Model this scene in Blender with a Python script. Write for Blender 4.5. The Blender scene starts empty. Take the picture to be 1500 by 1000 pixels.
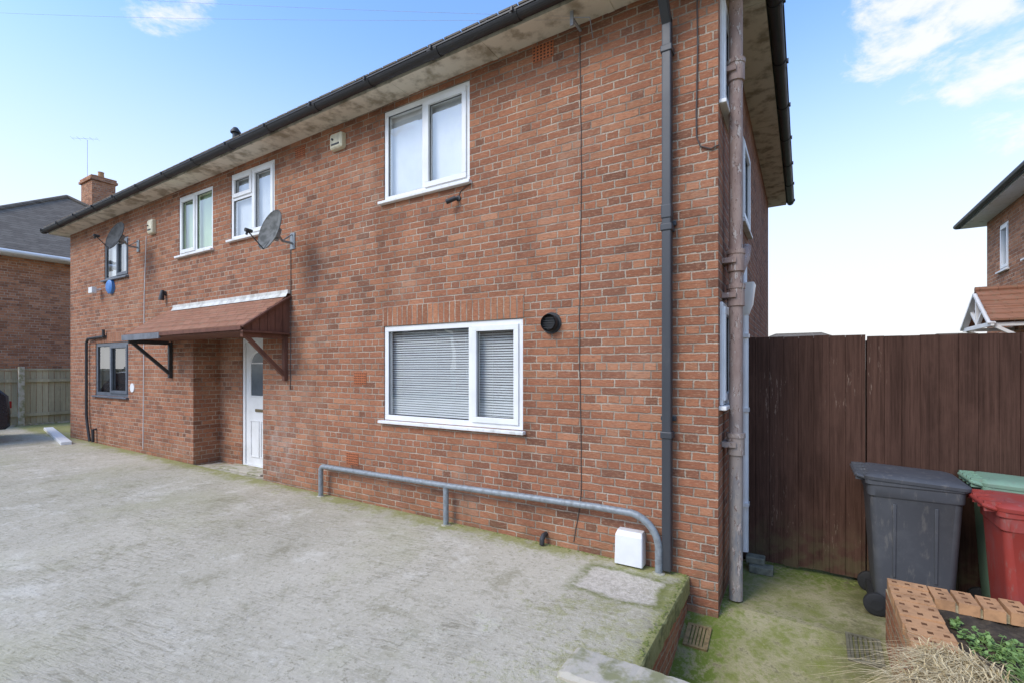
import bpy, math, random
from mathutils import Vector, Matrix
random.seed(7)
C = bpy.context.scene.collection
R = math.radians

# ------------------------------------------------------------------ node helpers
def newmat(name):
    m = bpy.data.materials.new(name); m.use_nodes = True
    nt = m.node_tree; nt.nodes.clear()
    out = nt.nodes.new('ShaderNodeOutputMaterial')
    b = nt.nodes.new('ShaderNodeBsdfPrincipled')
    nt.links.new(b.outputs[0], out.inputs[0])
    return m, nt, b
def setin(nt, sock, v):
    if isinstance(v, bpy.types.NodeSocket): nt.links.new(v, sock)
    else:
        if isinstance(v, (tuple, list)) and len(v) == 3 and sock.type == 'RGBA': v = (*v, 1)
        sock.default_value = v
def M(nt, op, a, b=None, c=None, clamp=False):
    n = nt.nodes.new('ShaderNodeMath'); n.operation = op; n.use_clamp = clamp
    setin(nt, n.inputs[0], a)
    if b is not None: setin(nt, n.inputs[1], b)
    if c is not None: setin(nt, n.inputs[2], c)
    return n.outputs[0]
def MIX(nt, f, a, b, mode='MIX'):
    n = nt.nodes.new('ShaderNodeMix'); n.data_type = 'RGBA'; n.blend_type = mode
    setin(nt, n.inputs[0], f); setin(nt, n.inputs[6], a); setin(nt, n.inputs[7], b)
    return n.outputs[2]
def SM(nt, v, a, b):
    n = nt.nodes.new('ShaderNodeMapRange'); n.interpolation_type = 'SMOOTHSTEP'
    setin(nt, n.inputs[0], v); n.inputs[1].default_value = a; n.inputs[2].default_value = b
    return n.outputs[0]
def POS(nt):
    return nt.nodes.new('ShaderNodeNewGeometry').outputs['Position']
def XYZ(nt, v):
    n = nt.nodes.new('ShaderNodeSeparateXYZ'); setin(nt, n.inputs[0], v); return n.outputs
def COMB(nt, x, y, z=0.0):
    n = nt.nodes.new('ShaderNodeCombineXYZ')
    setin(nt, n.inputs[0], x); setin(nt, n.inputs[1], y); setin(nt, n.inputs[2], z); return n.outputs[0]
def NOISE(nt, v, scale, detail=4, rough=.55, dist=0.0):
    n = nt.nodes.new('ShaderNodeTexNoise'); setin(nt, n.inputs['Vector'], v)
    n.inputs['Scale'].default_value = scale; n.inputs['Detail'].default_value = detail
    n.inputs['Roughness'].default_value = rough; n.inputs['Distortion'].default_value = dist
    return n.outputs[0]
def SCALE(nt, v, s, rot=(0,0,0)):
    n = nt.nodes.new('ShaderNodeMapping'); setin(nt, n.inputs[0], v)
    n.inputs['Scale'].default_value = s; n.inputs['Rotation'].default_value = rot
    return n.outputs[0]
def RAMP(nt, f, stops, interp='LINEAR'):
    n = nt.nodes.new('ShaderNodeValToRGB'); setin(nt, n.inputs[0], f)
    cr = n.color_ramp; cr.interpolation = interp
    while len(cr.elements) < len(stops): cr.elements.new(.5)
    for e, (p, c) in zip(cr.elements, stops):
        e.position = p; e.color = (*c, 1)
    return n.outputs[0]
def BUMP(nt, h, strength=.5, dist=.01, bsdf=None):
    n = nt.nodes.new('ShaderNodeBump'); n.inputs['Strength'].default_value = strength
    n.inputs['Distance'].default_value = dist; setin(nt, n.inputs['Height'], h)
    if bsdf: nt.links.new(n.outputs[0], bsdf.inputs['Normal'])
    return n.outputs[0]

# ------------------------------------------------------------------ materials
def brick_mat(name, cols, mortar=(.43,.355,.275), bw=.217, bh=.0715, header=True, weather=True, dark=1.0, seed=0.0, var=.26):
    m, nt, b = newmat(name)
    p = POS(nt); s = XYZ(nt, p)
    wob = NOISE(nt, p, 9, 1); wob = M(nt,'MULTIPLY', M(nt,'SUBTRACT',wob,.5), .010)
    u = M(nt,'ADD', M(nt,'ADD', M(nt,'ADD', s[0], s[1]), 100+seed), wob)
    v = M(nt,'ADD', M(nt,'ADD', s[2], 15.0), wob)
    row = M(nt,'FLOOR', M(nt,'DIVIDE', v, bh))
    if header:
        rm = M(nt,'MODULO', row, 4.0)
        ish = M(nt,'LESS_THAN', rm, .5)
        w = M(nt,'SUBTRACT', bw, M(nt,'MULTIPLY', ish, bw/2))
    else: w = bw
    off = M(nt,'MULTIPLY', M(nt,'MODULO', row, 2.0), bw/2)
    if header: off = M(nt,'ADD', off, M(nt,'MULTIPLY', ish, bw/4))
    # each course drifts a little
    wr = nt.nodes.new('ShaderNodeTexWhiteNoise'); wr.noise_dimensions = '1D'; nt.links.new(row, wr.inputs['W'])
    off = M(nt,'ADD', off, M(nt,'MULTIPLY', wr.outputs[0], .022))
    uu = M(nt,'DIVIDE', M(nt,'ADD', u, off), w)
    col = M(nt,'FLOOR', uu)
    fu = M(nt,'MULTIPLY', M(nt,'SUBTRACT', uu, col), w)
    fv = M(nt,'SUBTRACT', v, M(nt,'MULTIPLY', row, bh))
    dx = M(nt,'MINIMUM', fu, M(nt,'SUBTRACT', w, fu))
    dy = M(nt,'MINIMUM', fv, M(nt,'SUBTRACT', bh, fv))
    d = M(nt,'MINIMUM', dx, dy)
    fine = NOISE(nt, p, 60, 2)
    d = M(nt,'ADD', d, M(nt,'MULTIPLY', M(nt,'SUBTRACT', fine, .5), .015))
    mask = SM(nt, d, .0024, .0086)
    wn = nt.nodes.new('ShaderNodeTexWhiteNoise'); wn.noise_dimensions = '2D'
    nt.links.new(COMB(nt, col, row), wn.inputs[0])
    rnd = wn.outputs[0]
    big = NOISE(nt, p, .55, 3)
    f = M(nt,'ADD', rnd, M(nt,'MULTIPLY', M(nt,'SUBTRACT', big, .5), .9), clamp=True)
    base = RAMP(nt, f, cols)
    wn2 = nt.nodes.new('ShaderNodeTexWhiteNoise'); wn2.noise_dimensions = '3D'
    nt.links.new(COMB(nt, col, row, 7.3), wn2.inputs[0])
    br = M(nt,'MULTIPLY_ADD', wn2.outputs[0], var, 1-var/2)
    base = MIX(nt, 1.0, base, COMB(nt, br, br, br), 'MULTIPLY')
    # rustic drag marks and blotches in the brick faces
    str_ = NOISE(nt, SCALE(nt, p, (16,16,85)), 1.0, 3, .7)
    base = MIX(nt, M(nt,'MULTIPLY', SM(nt, str_, .47, .72), .75), base, (.17*dark,.082*dark,.055*dark))
    pale = NOISE(nt, SCALE(nt, p, (24,24,75)), 1.0, 3, .7)
    base = MIX(nt, M(nt,'MULTIPLY', SM(nt, pale, .50, .70), .6), base, (.48,.29,.18))
    mcol = MIX(nt, SM(nt, NOISE(nt, p, 4, 3), .3, .7), tuple(c*.55 for c in mortar), tuple(c*1.15 for c in mortar))
    colr = MIX(nt, mask, mcol, base)
    if weather:
        st = NOISE(nt, SCALE(nt, p, (1.5,1.5,.35)), 1.0, 5, .65)
        colr = MIX(nt, M(nt,'MULTIPLY', SM(nt, st, .47, .74), .55), colr, MIX(nt,1.0,colr,(.55,.51,.49),'MULTIPLY'))
        ef = SM(nt, NOISE(nt, p, 1.1, 5, .7), .52, .74)
        colr = MIX(nt, M(nt,'MULTIPLY', ef, .26), colr, (.46,.34,.25))
        ex = M(nt,'SUBTRACT', 1.0, M(nt,'DIVIDE', M(nt,'ABSOLUTE', M(nt,'ADD', s[0], 5.7)), .6), clamp=True)
        ez_ = M(nt,'SUBTRACT', 1.0, M(nt,'DIVIDE', M(nt,'ABSOLUTE', M(nt,'SUBTRACT', s[2], .8)), 1.0), clamp=True)
        e = M(nt,'MULTIPLY', M(nt,'MULTIPLY', ex, ez_), SM(nt, NOISE(nt, p, 5, 4, .7), .38, .65))
        colr = MIX(nt, M(nt,'MULTIPLY', e, .6), colr, (.48,.41,.35))
        gz = M(nt,'SUBTRACT', 1.0, M(nt,'DIVIDE', s[2], .65), clamp=True)
        g = M(nt,'MULTIPLY', gz, SM(nt, NOISE(nt, p, 6, 4, .7), .38, .7))
        colr = MIX(nt, M(nt,'MULTIPLY', g, .7), colr, (.14,.11,.06))
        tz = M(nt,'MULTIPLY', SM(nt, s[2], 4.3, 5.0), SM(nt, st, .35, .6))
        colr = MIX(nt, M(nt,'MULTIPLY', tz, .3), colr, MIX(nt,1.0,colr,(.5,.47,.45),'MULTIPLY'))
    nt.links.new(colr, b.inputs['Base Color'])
    b.inputs['Roughness'].default_value = .92
    b.inputs['Specular IOR Level'].default_value = .2
    h = M(nt,'ADD', M(nt,'MULTIPLY', mask, .8), M(nt,'MULTIPLY', str_, -.8))
    h = M(nt,'ADD', h, M(nt,'MULTIPLY', fine, .35))
    h = M(nt,'ADD', h, M(nt,'MULTIPLY', wn2.outputs[0], .35))
    BUMP(nt, h, .85, .008, b)
    return m

COLS = [(0,(.205,.092,.056)),(.08,(.245,.105,.062)),(.22,(.31,.125,.069)),(.5,(.345,.141,.075)),(.8,(.38,.163,.087)),(1,(.41,.188,.103))]
m_brick = brick_mat('house_brick', COLS)
COLS2 = [(0,(.26,.105,.056)),(.5,(.33,.132,.069)),(1,(.39,.170,.088))]
m_soldier = brick_mat('soldier_brick', COLS2, bw=.076, bh=.40, header=False, weather=False, seed=.03, var=.4)
m_brick_n = brick_mat('neighbour_brick', [(0,(.28,.12,.065)),(.5,(.42,.18,.09)),(1,(.50,.24,.13))], weather=False)
m_brick_r = brick_mat('retaining_brick', [(0,(.28,.105,.05)),(.5,(.39,.155,.075)),(1,(.43,.195,.095))], mortar=(.42,.36,.23), weather=False)

def simple(name, col, rough=.5, var=.15, scale=6, bump=.0, bscale=60, col2=None, metal=0.0, thr=(.4,.7), stretch=(1,1,1), spec=.5):
    m, nt, b = newmat(name)
    p = SCALE(nt, POS(nt), stretch)
    n = NOISE(nt, p, scale, 4, .6)
    c2 = col2 if col2 else tuple(c*(1-var*2.2) for c in col)
    c = MIX(nt, SM(nt, n, thr[0], thr[1]), col, c2)
    nt.links.new(c, b.inputs['Base Color'])
    nt.links.new(M(nt,'MULTIPLY_ADD', n, .25, rough-.12), b.inputs['Roughness'])
    b.inputs['Metallic'].default_value = metal
    b.inputs['Specular IOR Level'].default_value = spec
    if bump: BUMP(nt, NOISE(nt, p, bscale, 3, .6), bump, .004, b)
    return m
m_white = simple('white_upvc', (.82,.82,.81), .35, .04, 3, col2=(.73,.73,.71))
m_whitesill = simple('white_sill', (.78,.78,.76), .45, .1, 8, col2=(.52,.50,.44), thr=(.5,.8))
m_grey = simple('grey_frame', (.13,.145,.165), .4, .1)
m_soffit = simple('weathered_soffit', (.70,.63,.51), .9, 0, 5, .3, 40, col2=(.34,.285,.205), thr=(.44,.68))
m_gutter = simple('black_gutter', (.024,.023,.024), .5, .1, 5, .1, 30, col2=(.055,.05,.045), thr=(.5,.8))
m_black = simple('black_plastic', (.03,.030,.031), .5, .1, 8, col2=(.06,.058,.055), thr=(.55,.85))
m_cable = simple('cable_sheath', (.085,.065,.055), .6, .1, 8)
m_dpipe = simple('dark_downpipe', (.045,.048,.054), .45, .1, 8, col2=(.09,.088,.085), thr=(.55,.85), stretch=(1,1,.4))
m_galv = simple('galvanised_steel', (.27,.30,.315), .5, .1, 25, .15, 120, col2=(.19,.20,.20), metal=.15)
m_terra = simple('terracotta', (.47,.145,.055), .8, .1, 30)
m_cream = simple('cream_plastic', (.68,.62,.44), .5, .1, 10, col2=(.52,.47,.34))
m_blue = simple('blue_plastic', (.08,.24,.58), .4, .1)
m_dish = simple('dark_grey_dish', (.065,.065,.062), .75, .1, 10, col2=(.04,.04,.038), thr=(.4,.6), spec=.2)
m_dishf = simple('grey_dish', (.18,.177,.163), .75, .1, 7, col2=(.095,.095,.085), thr=(.4,.6), spec=.2)
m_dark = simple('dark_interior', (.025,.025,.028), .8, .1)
m_dark2 = simple('hole_dark', (.07,.032,.02), .9, .1)
m_core = simple('core_hole', (.20,.095,.045), .95, .2, 20, col2=(.12,.06,.03))
m_slat = simple('blind_slat', (.80,.81,.80), .5, .03)
m_curtain = simple('roller_blind', (.82,.83,.83), .7, .05, 2, col2=(.70,.72,.74))
m_room = simple('dark_room_backing', (.16,.16,.16), .8, .1)  # dark tone stands for the room's shade seen between slats
m_tyre = simple('rubber', (.02,.02,.02), .8, .1)
m_cement = simple('grey_cement', (.48,.43,.34), .95, .1, 9, .6, 50, col2=(.25,.24,.12), thr=(.42,.66))
m_timber_red = simple('red_brown_timber', (.17,.075,.050), .75, .2, 12, .2, 40, col2=(.12,.054,.038), stretch=(1,1,.3), spec=.25)
m_timber_dk = simple('black_timber', (.040,.040,.043), .6, .2, 12, .2, 40)
m_facia = simple('canopy_fascia', (.17,.18,.20), .6, .2, 4)
m_lead = simple('white_flashing', (.66,.65,.60), .6, .1, 8, col2=(.44,.42,.37))
m_soil = simple('soil', (.040,.029,.018), 1, .2, 20, 1.0, 30, col2=(.085,.062,.038))
m_steel = simple('pale_wire', (.30,.30,.31), .5)

def glass_mat(name, tint=(.93,.95,.95), k=.85, base=.15):
    m = bpy.data.materials.new(name); m.use_nodes = True; nt = m.node_tree; nt.nodes.clear()
    out = nt.nodes.new('ShaderNodeOutputMaterial'); mix = nt.nodes.new('ShaderNodeMixShader')
    t = nt.nodes.new('ShaderNodeBsdfTransparent'); t.inputs[0].default_value = (*tint,1)
    g = nt.nodes.new('ShaderNodeBsdfGlossy'); g.inputs['Roughness'].default_value = .015
    lw = nt.nodes.new('ShaderNodeLayerWeight'); lw.inputs[0].default_value = .5
    bn = BUMP(nt, NOISE(nt, POS(nt), 1.6, 2), .10, .02); nt.links.new(bn, g.inputs['Normal'])
    f = M(nt,'MULTIPLY_ADD', M(nt,'POWER', lw.outputs['Facing'], 2.5), k, base, clamp=True)
    nt.links.new(f, mix.inputs[0]); nt.links.new(t.outputs[0], mix.inputs[1]); nt.links.new(g.outputs[0], mix.inputs[2])
    nt.links.new(mix.outputs[0], out.inputs[0]); return m
m_glass = glass_mat('window_glass')
m_glassg = glass_mat('green_reflection_glass', (.76,.88,.68))  # green reflection painted in as a tint of the pane

def dpipe_mat():
    m, nt, b = newmat('peeling_cast_iron'); p = POS(nt); s = XYZ(nt, p)
    n = NOISE(nt, SCALE(nt, p, (6,6,2.2)), 1.5, 5, .7)
    hi = SM(nt, s[2], .6, 2.2)
    low = MIX(nt, SM(nt, n, .42, .58), (.24,.235,.23), (.38,.33,.28))
    up = MIX(nt, SM(nt, n, .40, .62), (.42,.295,.235), (.31,.205,.165))
    c = MIX(nt, hi, low, up)
    n2 = NOISE(nt, SCALE(nt, p, (14,14,5)), 2, 4, .7)
    c = MIX(nt, SM(nt, n2, .57, .62), c, (.15,.08,.055))
    n4 = NOISE(nt, SCALE(nt, p, (11,11,4)), 2.5, 4, .7)
    c = MIX(nt, SM(nt, n4, .57, .62), c, (.52,.44,.38))
    nt.links.new(c, b.inputs['Base Color']); b.inputs['Roughness'].default_value = .7
    BUMP(nt, n2, .5, .004, b); return m
m_soilpipe = dpipe_mat()

def drive_mat():
    m, nt, b = newmat('tamped_concrete_drive'); p = POS(nt); s = XYZ(nt, p)
    q = SCALE(nt, p, (1,1,1), (0,0,R(-12))); qs = XYZ(nt, q)
    n1 = NOISE(nt, p, .55, 4, .6); n2 = NOISE(nt, p, 2.0, 6, .76); n3 = NOISE(nt, p, 30, 4, .8)
    n5 = NOISE(nt, p, 9, 5, .75)
    wv = M(nt,'ADD', qs[1], M(nt,'MULTIPLY', NOISE(nt, p, 2.4, 3), .07))
    rid = NOISE(nt, COMB(nt, M(nt,'MULTIPLY', qs[0], 4.6), M(nt,'MULTIPLY', wv, 33.0), 0.0), 1.0, 5, .8)
    worn = SM(nt, NOISE(nt, p, .9, 5, .7), .40, .58)
    c = MIX(nt, SM(nt, n1, .3, .7), (.555,.495,.380), (.465,.415,.31))
    ridm = M(nt,'MULTIPLY', SM(nt, rid, .52, .38), M(nt,'MULTIPLY_ADD', worn, .78, .16))
    c = MIX(nt, M(nt,'MULTIPLY', ridm, .52), c, (.235,.20,.125))
    c = MIX(nt, M(nt,'MULTIPLY', SM(nt, n2, .52, .66), .62), c, (.69,.635,.52))
    c = MIX(nt, M(nt,'MULTIPLY', SM(nt, n2, .46, .30), .60), c, (.27,.24,.145))
    c = MIX(nt, M(nt,'MULTIPLY', SM(nt, n5, .54, .68), .40), c, (.24,.215,.14))
    c = MIX(nt, M(nt,'MULTIPLY', SM(nt, n3, .55, .66), .55), c, (.19,.165,.105))
    c = MIX(nt, M(nt,'MULTIPLY', SM(nt, n3, .44, .33), .45), c, (.71,.66,.55))
    ex = M(nt,'SUBTRACT', 1.0, M(nt,'DIVIDE', M(nt,'SUBTRACT', -.2, s[0]), 1.7), clamp=True)
    exx = M(nt,'SUBTRACT', 1.0, M(nt,'DIVIDE', M(nt,'SUBTRACT', -.2, s[0]), .18), clamp=True)
    ey = M(nt,'SUBTRACT', 1.0, M(nt,'DIVIDE', M(nt,'MULTIPLY', s[1], -1.0), .50), clamp=True)
    e = M(nt,'MAXIMUM', M(nt,'MULTIPLY', ex, .68), M(nt,'MAXIMUM', M(nt,'MULTIPLY', exx, 1.15), M(nt,'MULTIPLY', ey, .95)))
    mn = NOISE(nt, p, 4, 6, .8)
    moss = SM(nt, M(nt,'ADD', M(nt,'MULTIPLY', e, .40), M(nt,'MULTIPLY', mn, .95)), .61, .84)
    lime = MIX(nt, NOISE(nt, p, 40, 3), (.17,.18,.035), (.38,.355,.13))
    c = MIX(nt, M(nt,'MULTIPLY', moss, .85), c, lime)
    al = SM(nt, NOISE(nt, p, .8, 4, .65), .48, .70)
    c = MIX(nt, M(nt,'MULTIPLY', al, .28), c, (.35,.335,.16))
    # light worn patch by the rail end
    pn = M(nt,'MULTIPLY', M(nt,'SUBTRACT', NOISE(nt, p, 5, 5, .7), .5), .22)
    px = M(nt,'ABSOLUTE', M(nt,'ADD', M(nt,'ADD', s[0], .62), pn)); py = M(nt,'ABSOLUTE', M(nt,'ADD', M(nt,'ADD', s[1], .46), pn))
    pin = M(nt,'MULTIPLY', SM(nt, px, .32, .24), SM(nt, py, .24, .16))
    pout = M(nt,'MULTIPLY', SM(nt, px, .42, .28), SM(nt, py, .32, .20))
    c = MIX(nt, M(nt,'MULTIPLY', M(nt,'SUBTRACT', pout, pin, clamp=True), M(nt,'MULTIPLY', SM(nt, mn, .38, .52), .85)), c, (.15,.165,.04))
    c = MIX(nt, M(nt,'MULTIPLY', pin, .85), c, MIX(nt, SM(nt, n3, .4, .6), (.64,.57,.47), (.45,.395,.31)))
    c = MIX(nt, M(nt,'MULTIPLY', M(nt,'MULTIPLY', exx, SM(nt, mn, .50,.40)), .55), c, (.09,.09,.04))
    nt.links.new(c, b.inputs['Base Color']); b.inputs['Roughness'].default_value = .95
    b.inputs['Specular IOR Level'].default_value = .12
    np_ = M(nt,'MULTIPLY', M(nt,'SUBTRACT', 1.0, M(nt,'MULTIPLY', pin, .8)), M(nt,'MULTIPLY_ADD', worn, .7, .3))
    h = M(nt,'ADD', M(nt,'MULTIPLY', M(nt,'MULTIPLY', rid, np_), 1.1), M(nt,'ADD', M(nt,'MULTIPLY', n3, .55), M(nt,'MULTIPLY', moss, .4)))
    BUMP(nt, h, .8, .012, b); return m
m_drive = drive_mat()

def path_mat():
    m, nt, b = newmat('mossy_path_concrete'); p = POS(nt); s = XYZ(nt, p)
    n1 = NOISE(nt, p, 1.8, 6, .75); n2 = NOISE(nt, p, 14, 5, .75); n3 = NOISE(nt, p, 60, 3, .7)
    c = MIX(nt, SM(nt, n1, .38, .62), (.37,.32,.18), (.22,.215,.075))
    c = MIX(nt, M(nt,'MULTIPLY', SM(nt, n2, .48, .64), .65), c, (.18,.20,.04))
    c = MIX(nt, M(nt,'MULTIPLY', SM(nt, n2, .46, .33), .6), c, (.12,.105,.05))
    c = MIX(nt, M(nt,'MULTIPLY', SM(nt, n3, .55, .7), .4), c, (.42,.37,.22))
    ed = M(nt,'MAXIMUM', SM(nt, s[1], .65, 1.15), SM(nt, s[0], .22, .0))
    c = MIX(nt, M(nt,'MULTIPLY', ed, SM(nt, n2, .36, .55)), c, (.14,.18,.03))
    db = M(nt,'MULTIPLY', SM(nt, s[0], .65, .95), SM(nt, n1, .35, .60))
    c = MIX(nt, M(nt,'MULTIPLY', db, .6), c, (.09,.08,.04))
    nt.links.new(c, b.inputs['Base Color']); b.inputs['Roughness'].default_value = .95
    b.inputs['Specular IOR Level'].default_value = .2
    BUMP(nt, M(nt,'ADD', n2, M(nt,'MULTIPLY', n3, .5)), .9, .012, b); return m
m_path = path_mat()

def fence_mat(name, c1, c2, pitch, peel, axis=0, off=0.0, peelcol=(.24,.165,.125)):
    m, nt, b = newmat(name); p = POS(nt); s = XYZ(nt, p)
    k = M(nt,'DIVIDE', M(nt,'ADD', s[axis], off), pitch); cell = M(nt,'FLOOR', k)
    wn = nt.nodes.new('ShaderNodeTexWhiteNoise'); wn.noise_dimensions = '1D'; nt.links.new(cell, wn.inputs['W'])
    gr = NOISE(nt, COMB(nt, M(nt,'MULTIPLY', M(nt,'ADD', s[0], s[1]), 55.0), M(nt,'MULTIPLY', wn.outputs[0], 40.0), M(nt,'MULTIPLY', s[2], 1.8)), 1.0, 5, .74)
    c = MIX(nt, SM(nt, gr, .25, .75), c1, c2)
    br = M(nt,'MULTIPLY_ADD', wn.outputs[0], .40, .80); c = MIX(nt, 1.0, c, COMB(nt, br, br, br), 'MULTIPLY')
    fd = SM(nt, NOISE(nt, SCALE(nt, p, (2.2,2.2,1.0)), 1.0, 5, .7), .45, .70)
    c = MIX(nt, M(nt,'MULTIPLY', fd, .45), c, tuple(x*1.35 for x in c2))
    n = NOISE(nt, COMB(nt, M(nt,'MULTIPLY', M(nt,'ADD', s[0], s[1]), 42.0), M(nt,'MULTIPLY', wn.outputs[0], 9.0), M(nt,'MULTIPLY', s[2], 6.0)), 1.0, 5, .78)
    reg = M(nt,'ADD', NOISE(nt, p, 1.5, 3), M(nt,'MULTIPLY', M(nt,'SUBTRACT', wn.outputs[0], .5), .3))
    pe = SM(nt, M(nt,'ADD', n, M(nt,'MULTIPLY', M(nt,'SUBTRACT', reg, .5), .8)), .66, .73)
    c = MIX(nt, M(nt,'MULTIPLY', pe, peel), c, peelcol)
    low = M(nt,'MULTIPLY', SM(nt, s[2], .6, .05), SM(nt, NOISE(nt, p, 9, 4), .4, .6))
    c = MIX(nt, M(nt,'MULTIPLY', low, .5), c, (.11,.10,.05))
    nt.links.new(c, b.inputs['Base Color']); b.inputs['Roughness'].default_value = .85
    b.inputs['Specular IOR Level'].default_value = .12
    BUMP(nt, gr, .6, .005, b); return m
m_fence = fence_mat('brown_painted_boards', (.044,.022,.015), (.098,.051,.036), .1195, .75, off=49.95)
m_fence_l = fence_mat('weathered_boards', (.34,.30,.20), (.46,.41,.28), .12, .2, 1, off=52)

def tile_mat(name, c1, c2, moss=0.0, bump=-.6):
    m, nt, b = newmat(name); p = POS(nt); s = XYZ(nt, p)
    bt = nt.nodes.new('ShaderNodeTexBrick'); bt.inputs['Scale'].default_value = 1
    bt.inputs['Brick Width'].default_value = .24; bt.inputs['Row Height'].default_value = .09
    bt.inputs['Mortar Size'].default_value = .004
    nt.links.new(COMB(nt, M(nt,'ADD', s[0], s[1]), s[2]), bt.inputs['Vector'])
    bt.inputs['Color1'].default_value = (*c1,1); bt.inputs['Color2'].default_value = (*c2,1)
    bt.inputs['Mortar'].default_value = (c1[0]*.5,c1[1]*.5,c1[2]*.5,1)
    n = NOISE(nt, p, 7, 4, .7)
    c = MIX(nt, M(nt,'MULTIPLY', SM(nt, n, .5, .7), .5), bt.outputs[0], tuple(x*.6 for x in c1))
    if moss: c = MIX(nt, M(nt,'MULTIPLY', SM(nt, NOISE(nt, p, 14, 4,.7), .52, .66), moss), c, (.27,.20,.13))
    nt.links.new(c, b.inputs['Base Color']); b.inputs['Roughness'].default_value = .92
    b.inputs['Specular IOR Level'].default_value = .15
    BUMP(nt, bt.outputs[1], bump, .02, b); return m
m_roof = tile_mat('brown_grey_roof_tile', (.15,.125,.10), (.20,.17,.135))
m_rooft = tile_mat('faded_canopy_tile', (.30,.145,.090), (.35,.175,.112), .55, -.2)

def bin_mat(name, col):
    m, nt, b = newmat(name); p = POS(nt)
    n = NOISE(nt, p, 5, 5, .7)
    c = MIX(nt, SM(nt, n, .45, .75), col, tuple(x*.75+.04 for x in col))
    d = NOISE(nt, SCALE(nt, p, (12,12,3)), 2, 4, .7)
    c = MIX(nt, M(nt,'MULTIPLY', SM(nt, d, .54, .70), .38), c, (.22,.20,.17))
    nt.links.new(c, b.inputs['Base Color']); nt.links.new(M(nt,'MULTIPLY_ADD', n, .3, .42), b.inputs['Roughness'])
    b.inputs['Specular IOR Level'].default_value = .35
    BUMP(nt, NOISE(nt, p, 150, 2), .15, .002, b); return m
m_bin_g = bin_mat('charcoal_bin_plastic', (.072,.074,.080))
m_bin_r = bin_mat('red_bin_plastic', (.33,.048,.036))
m_bin_gr = bin_mat('green_bin_plastic', (.20,.32,.22))
m_paint = simple('dark_car_paint', (.012,.014,.02), .25, .1)
m_lamp = simple('red_lamp', (.25,.01,.01), .2, .1)
m_leaf = simple('weed_leaf', (.21,.32,.09), .6, .3, 20, col2=(.11,.19,.045))
m_straw = simple('dry_grass', (.64,.51,.29), .8, .2, 25, col2=(.42,.31,.14))
m_coping = simple('orange_coping_brick', (.53,.28,.13), .9, .2, 12, .5, 60, col2=(.36,.19,.09))
m_bed = simple('yellow_mortar', (.44,.37,.23), .95, .2, 14, .5, 60, col2=(.26,.23,.12))
m_ground = simple('rough_ground', (.10,.12,.05), 1, .2, .3, col2=(.16,.15,.10))
m_iron = simple('rusty_grate', (.30,.21,.09), .8, .2, 30)
m_mossm = simple('moss', (.15,.175,.035), 1, .2, 30, .8, 60, col2=(.24,.25,.08))

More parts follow.
